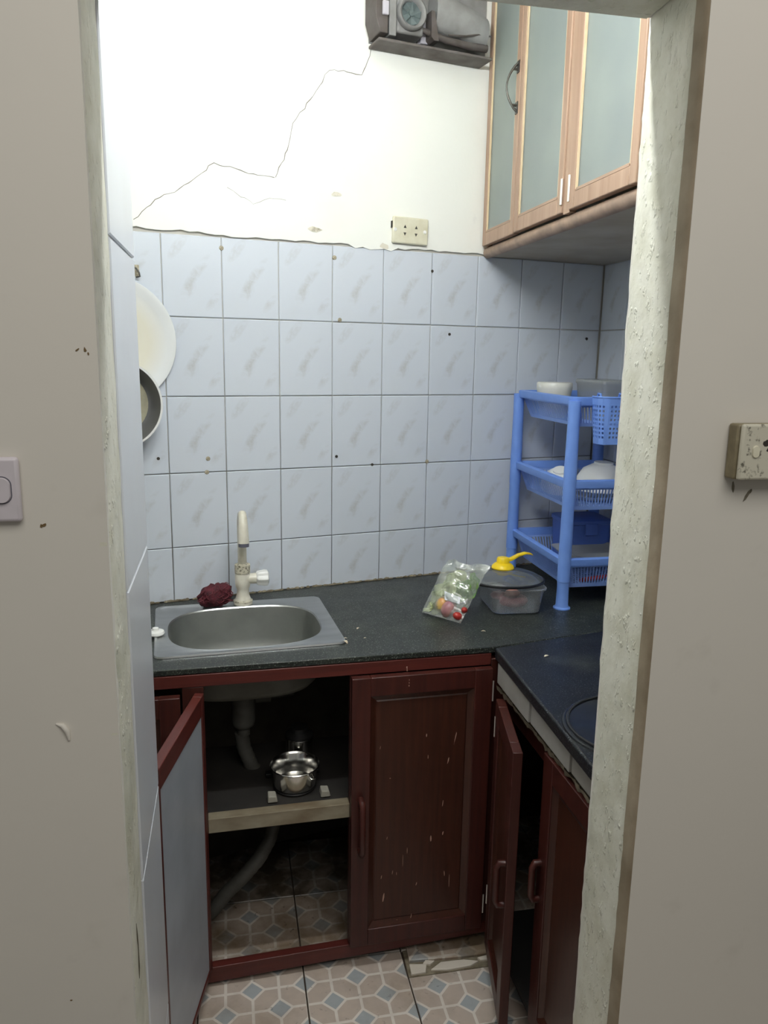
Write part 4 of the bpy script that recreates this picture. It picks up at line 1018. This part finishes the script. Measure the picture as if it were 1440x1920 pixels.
# ------------------------------------------------------------------ onion peel crumbs on the worktops
def crumb(x, y, s_, label, bend=.3, mat='peel'):
    b_ = MB(); R = []
    for i in range(5):
        t_ = i/4-.5; R.append([(s_*t_*2, s_*.5*(1-(2*t_)**2*.8)*sg, s_*bend*(1-(2*t_)**2)+.0004) for sg in (-1,1)])
    b_.rings(R, closed=False); o_ = b_.build('onion_peel', mat, None, smooth=180, solid=.0006, loc=(x, y, zt+.0004), rot=(0,0,random.uniform(0,6))); tag(o_, label, 'peel', 'scraps of peel on the worktops')
crumb(.388,-.373,.0055,'curled pale onion peel right of the sink on the dark worktop'); crumb(.380,-.440,.003,'tiny scrap of peel in front of the curled peel right of the sink')
crumb(.326,-.452,.008,'brown onion skin at the front right corner of the sink',.6); crumb(.336,-.425,.004,'small brown skin just behind the one at the sink corner')
crumb(.670,-.500,.0055,'thin pale peel on the worktop below the food container'); crumb(.723,-.691,.007,'pale sliver lying on the blue-black right worktop')
crumb(.556,-1.028,.004,'white crumb inside the round cooktop mark on the right')

# round black cooktop at the near end of the right worktop
ck = thing('cooktop', 'round black cooktop plate at the near end of the right worktop', 'cooktop', S(.725, 1.195, zt), SROT)
MB().lathe([(.0001,.0012),(.118,.0012),(.122,.003),(.132,.004),(.137,.002),(.138,-.0005)], n=64).build('plate', 'cooktop', ck, smooth=40)
MB().tube([(.128*math.cos(a), .128*math.sin(a), .0055) for a in [2*PI*j/64 for j in range(64)]], .0028, 8, closed=True).build('rim', 'rim_black', ck, smooth=60)

# ------------------------------------------------------------------ pots inside the open cabinet
zs_ = .4405
st_ = thing('pot_stand', 'low black stand with two pale feet on the shelf in the open cabinet', 'stand', Fp(-.455, .100, zs_), FROT)
MB().lathe([(.020,.0002),(.050,.0002),(.052,.003),(.050,.0055),(.020,.0055),(.020,.0002)], n=40).build('ring', 'black_pan', st_, smooth=40)
for x in (-.058, .066): MB().prism([(x-.012,0),(x+.012,0),(x+.008,.0150),(x-.010,.0170)], -.066, -.040, 'y').build('foot', 'cloth', st_, bevel=.002)
for x in (-.058, .058): MB().box(x-.008, x+.008, .045, .065, 0, .010).build('foot', 'black_pan', st_, bevel=.002)
pt = thing('saucepan', 'small stainless steel saucepan on the stand in the open cabinet', 'pot', Fp(-.455, .096, zs_+.0058), FROT)
MB().lathe([(.0001,0),(.044,0),(.050,.004),(.054,.048),(.059,.051),(.060,.053),(.0585,.055),(.0525,.049),(.0485,.006),(.0001,.003)], n=48).build('pot_body', 'pot_steel', pt, smooth=40)
MB().tube([(.028,-.046,.044),(.033,-.060,.042),(.040,-.056,.042),(.038,-.040,.044)], .0024, 8).build('handle', 'pot_steel', pt, smooth=50)
cn = thing('steel_canister', 'taller steel canister behind the saucepan in the open cabinet', 'canister', Fp(-.432, .196, zs_), FROT)
MB().lathe([(.0001,0),(.031,0),(.034,.003),(.034,.076),(.036,.078),(.034,.080)], n=40).build('canister_body', 'pot_steel', cn, smooth=40)
MB().lathe([(.0355,.0802),(.035,.086),(.024,.094),(.022,.104),(.0001,.106)], n=40, cap0=True).build('lid', 'black_pan', cn, smooth=40)
av = thing('water_valve', 'small grey water valve and pipe beside the sink drain', 'valve', Fp(-.50, .30, .585), FROT)
MB().tube([(-.05,.02,.0),(.0,.0,.0),(.06,.0,.004),(.075,.06,.01),(.075,.16,.01)], .009, 10).build('pipe', 'pvc', av, smooth=50)
MB().lathe([(.016,-.02),(.016,.02)], (-.015,0,0), 'x', 14, True, True).build('nut', 'steel_dull', av, smooth=40)
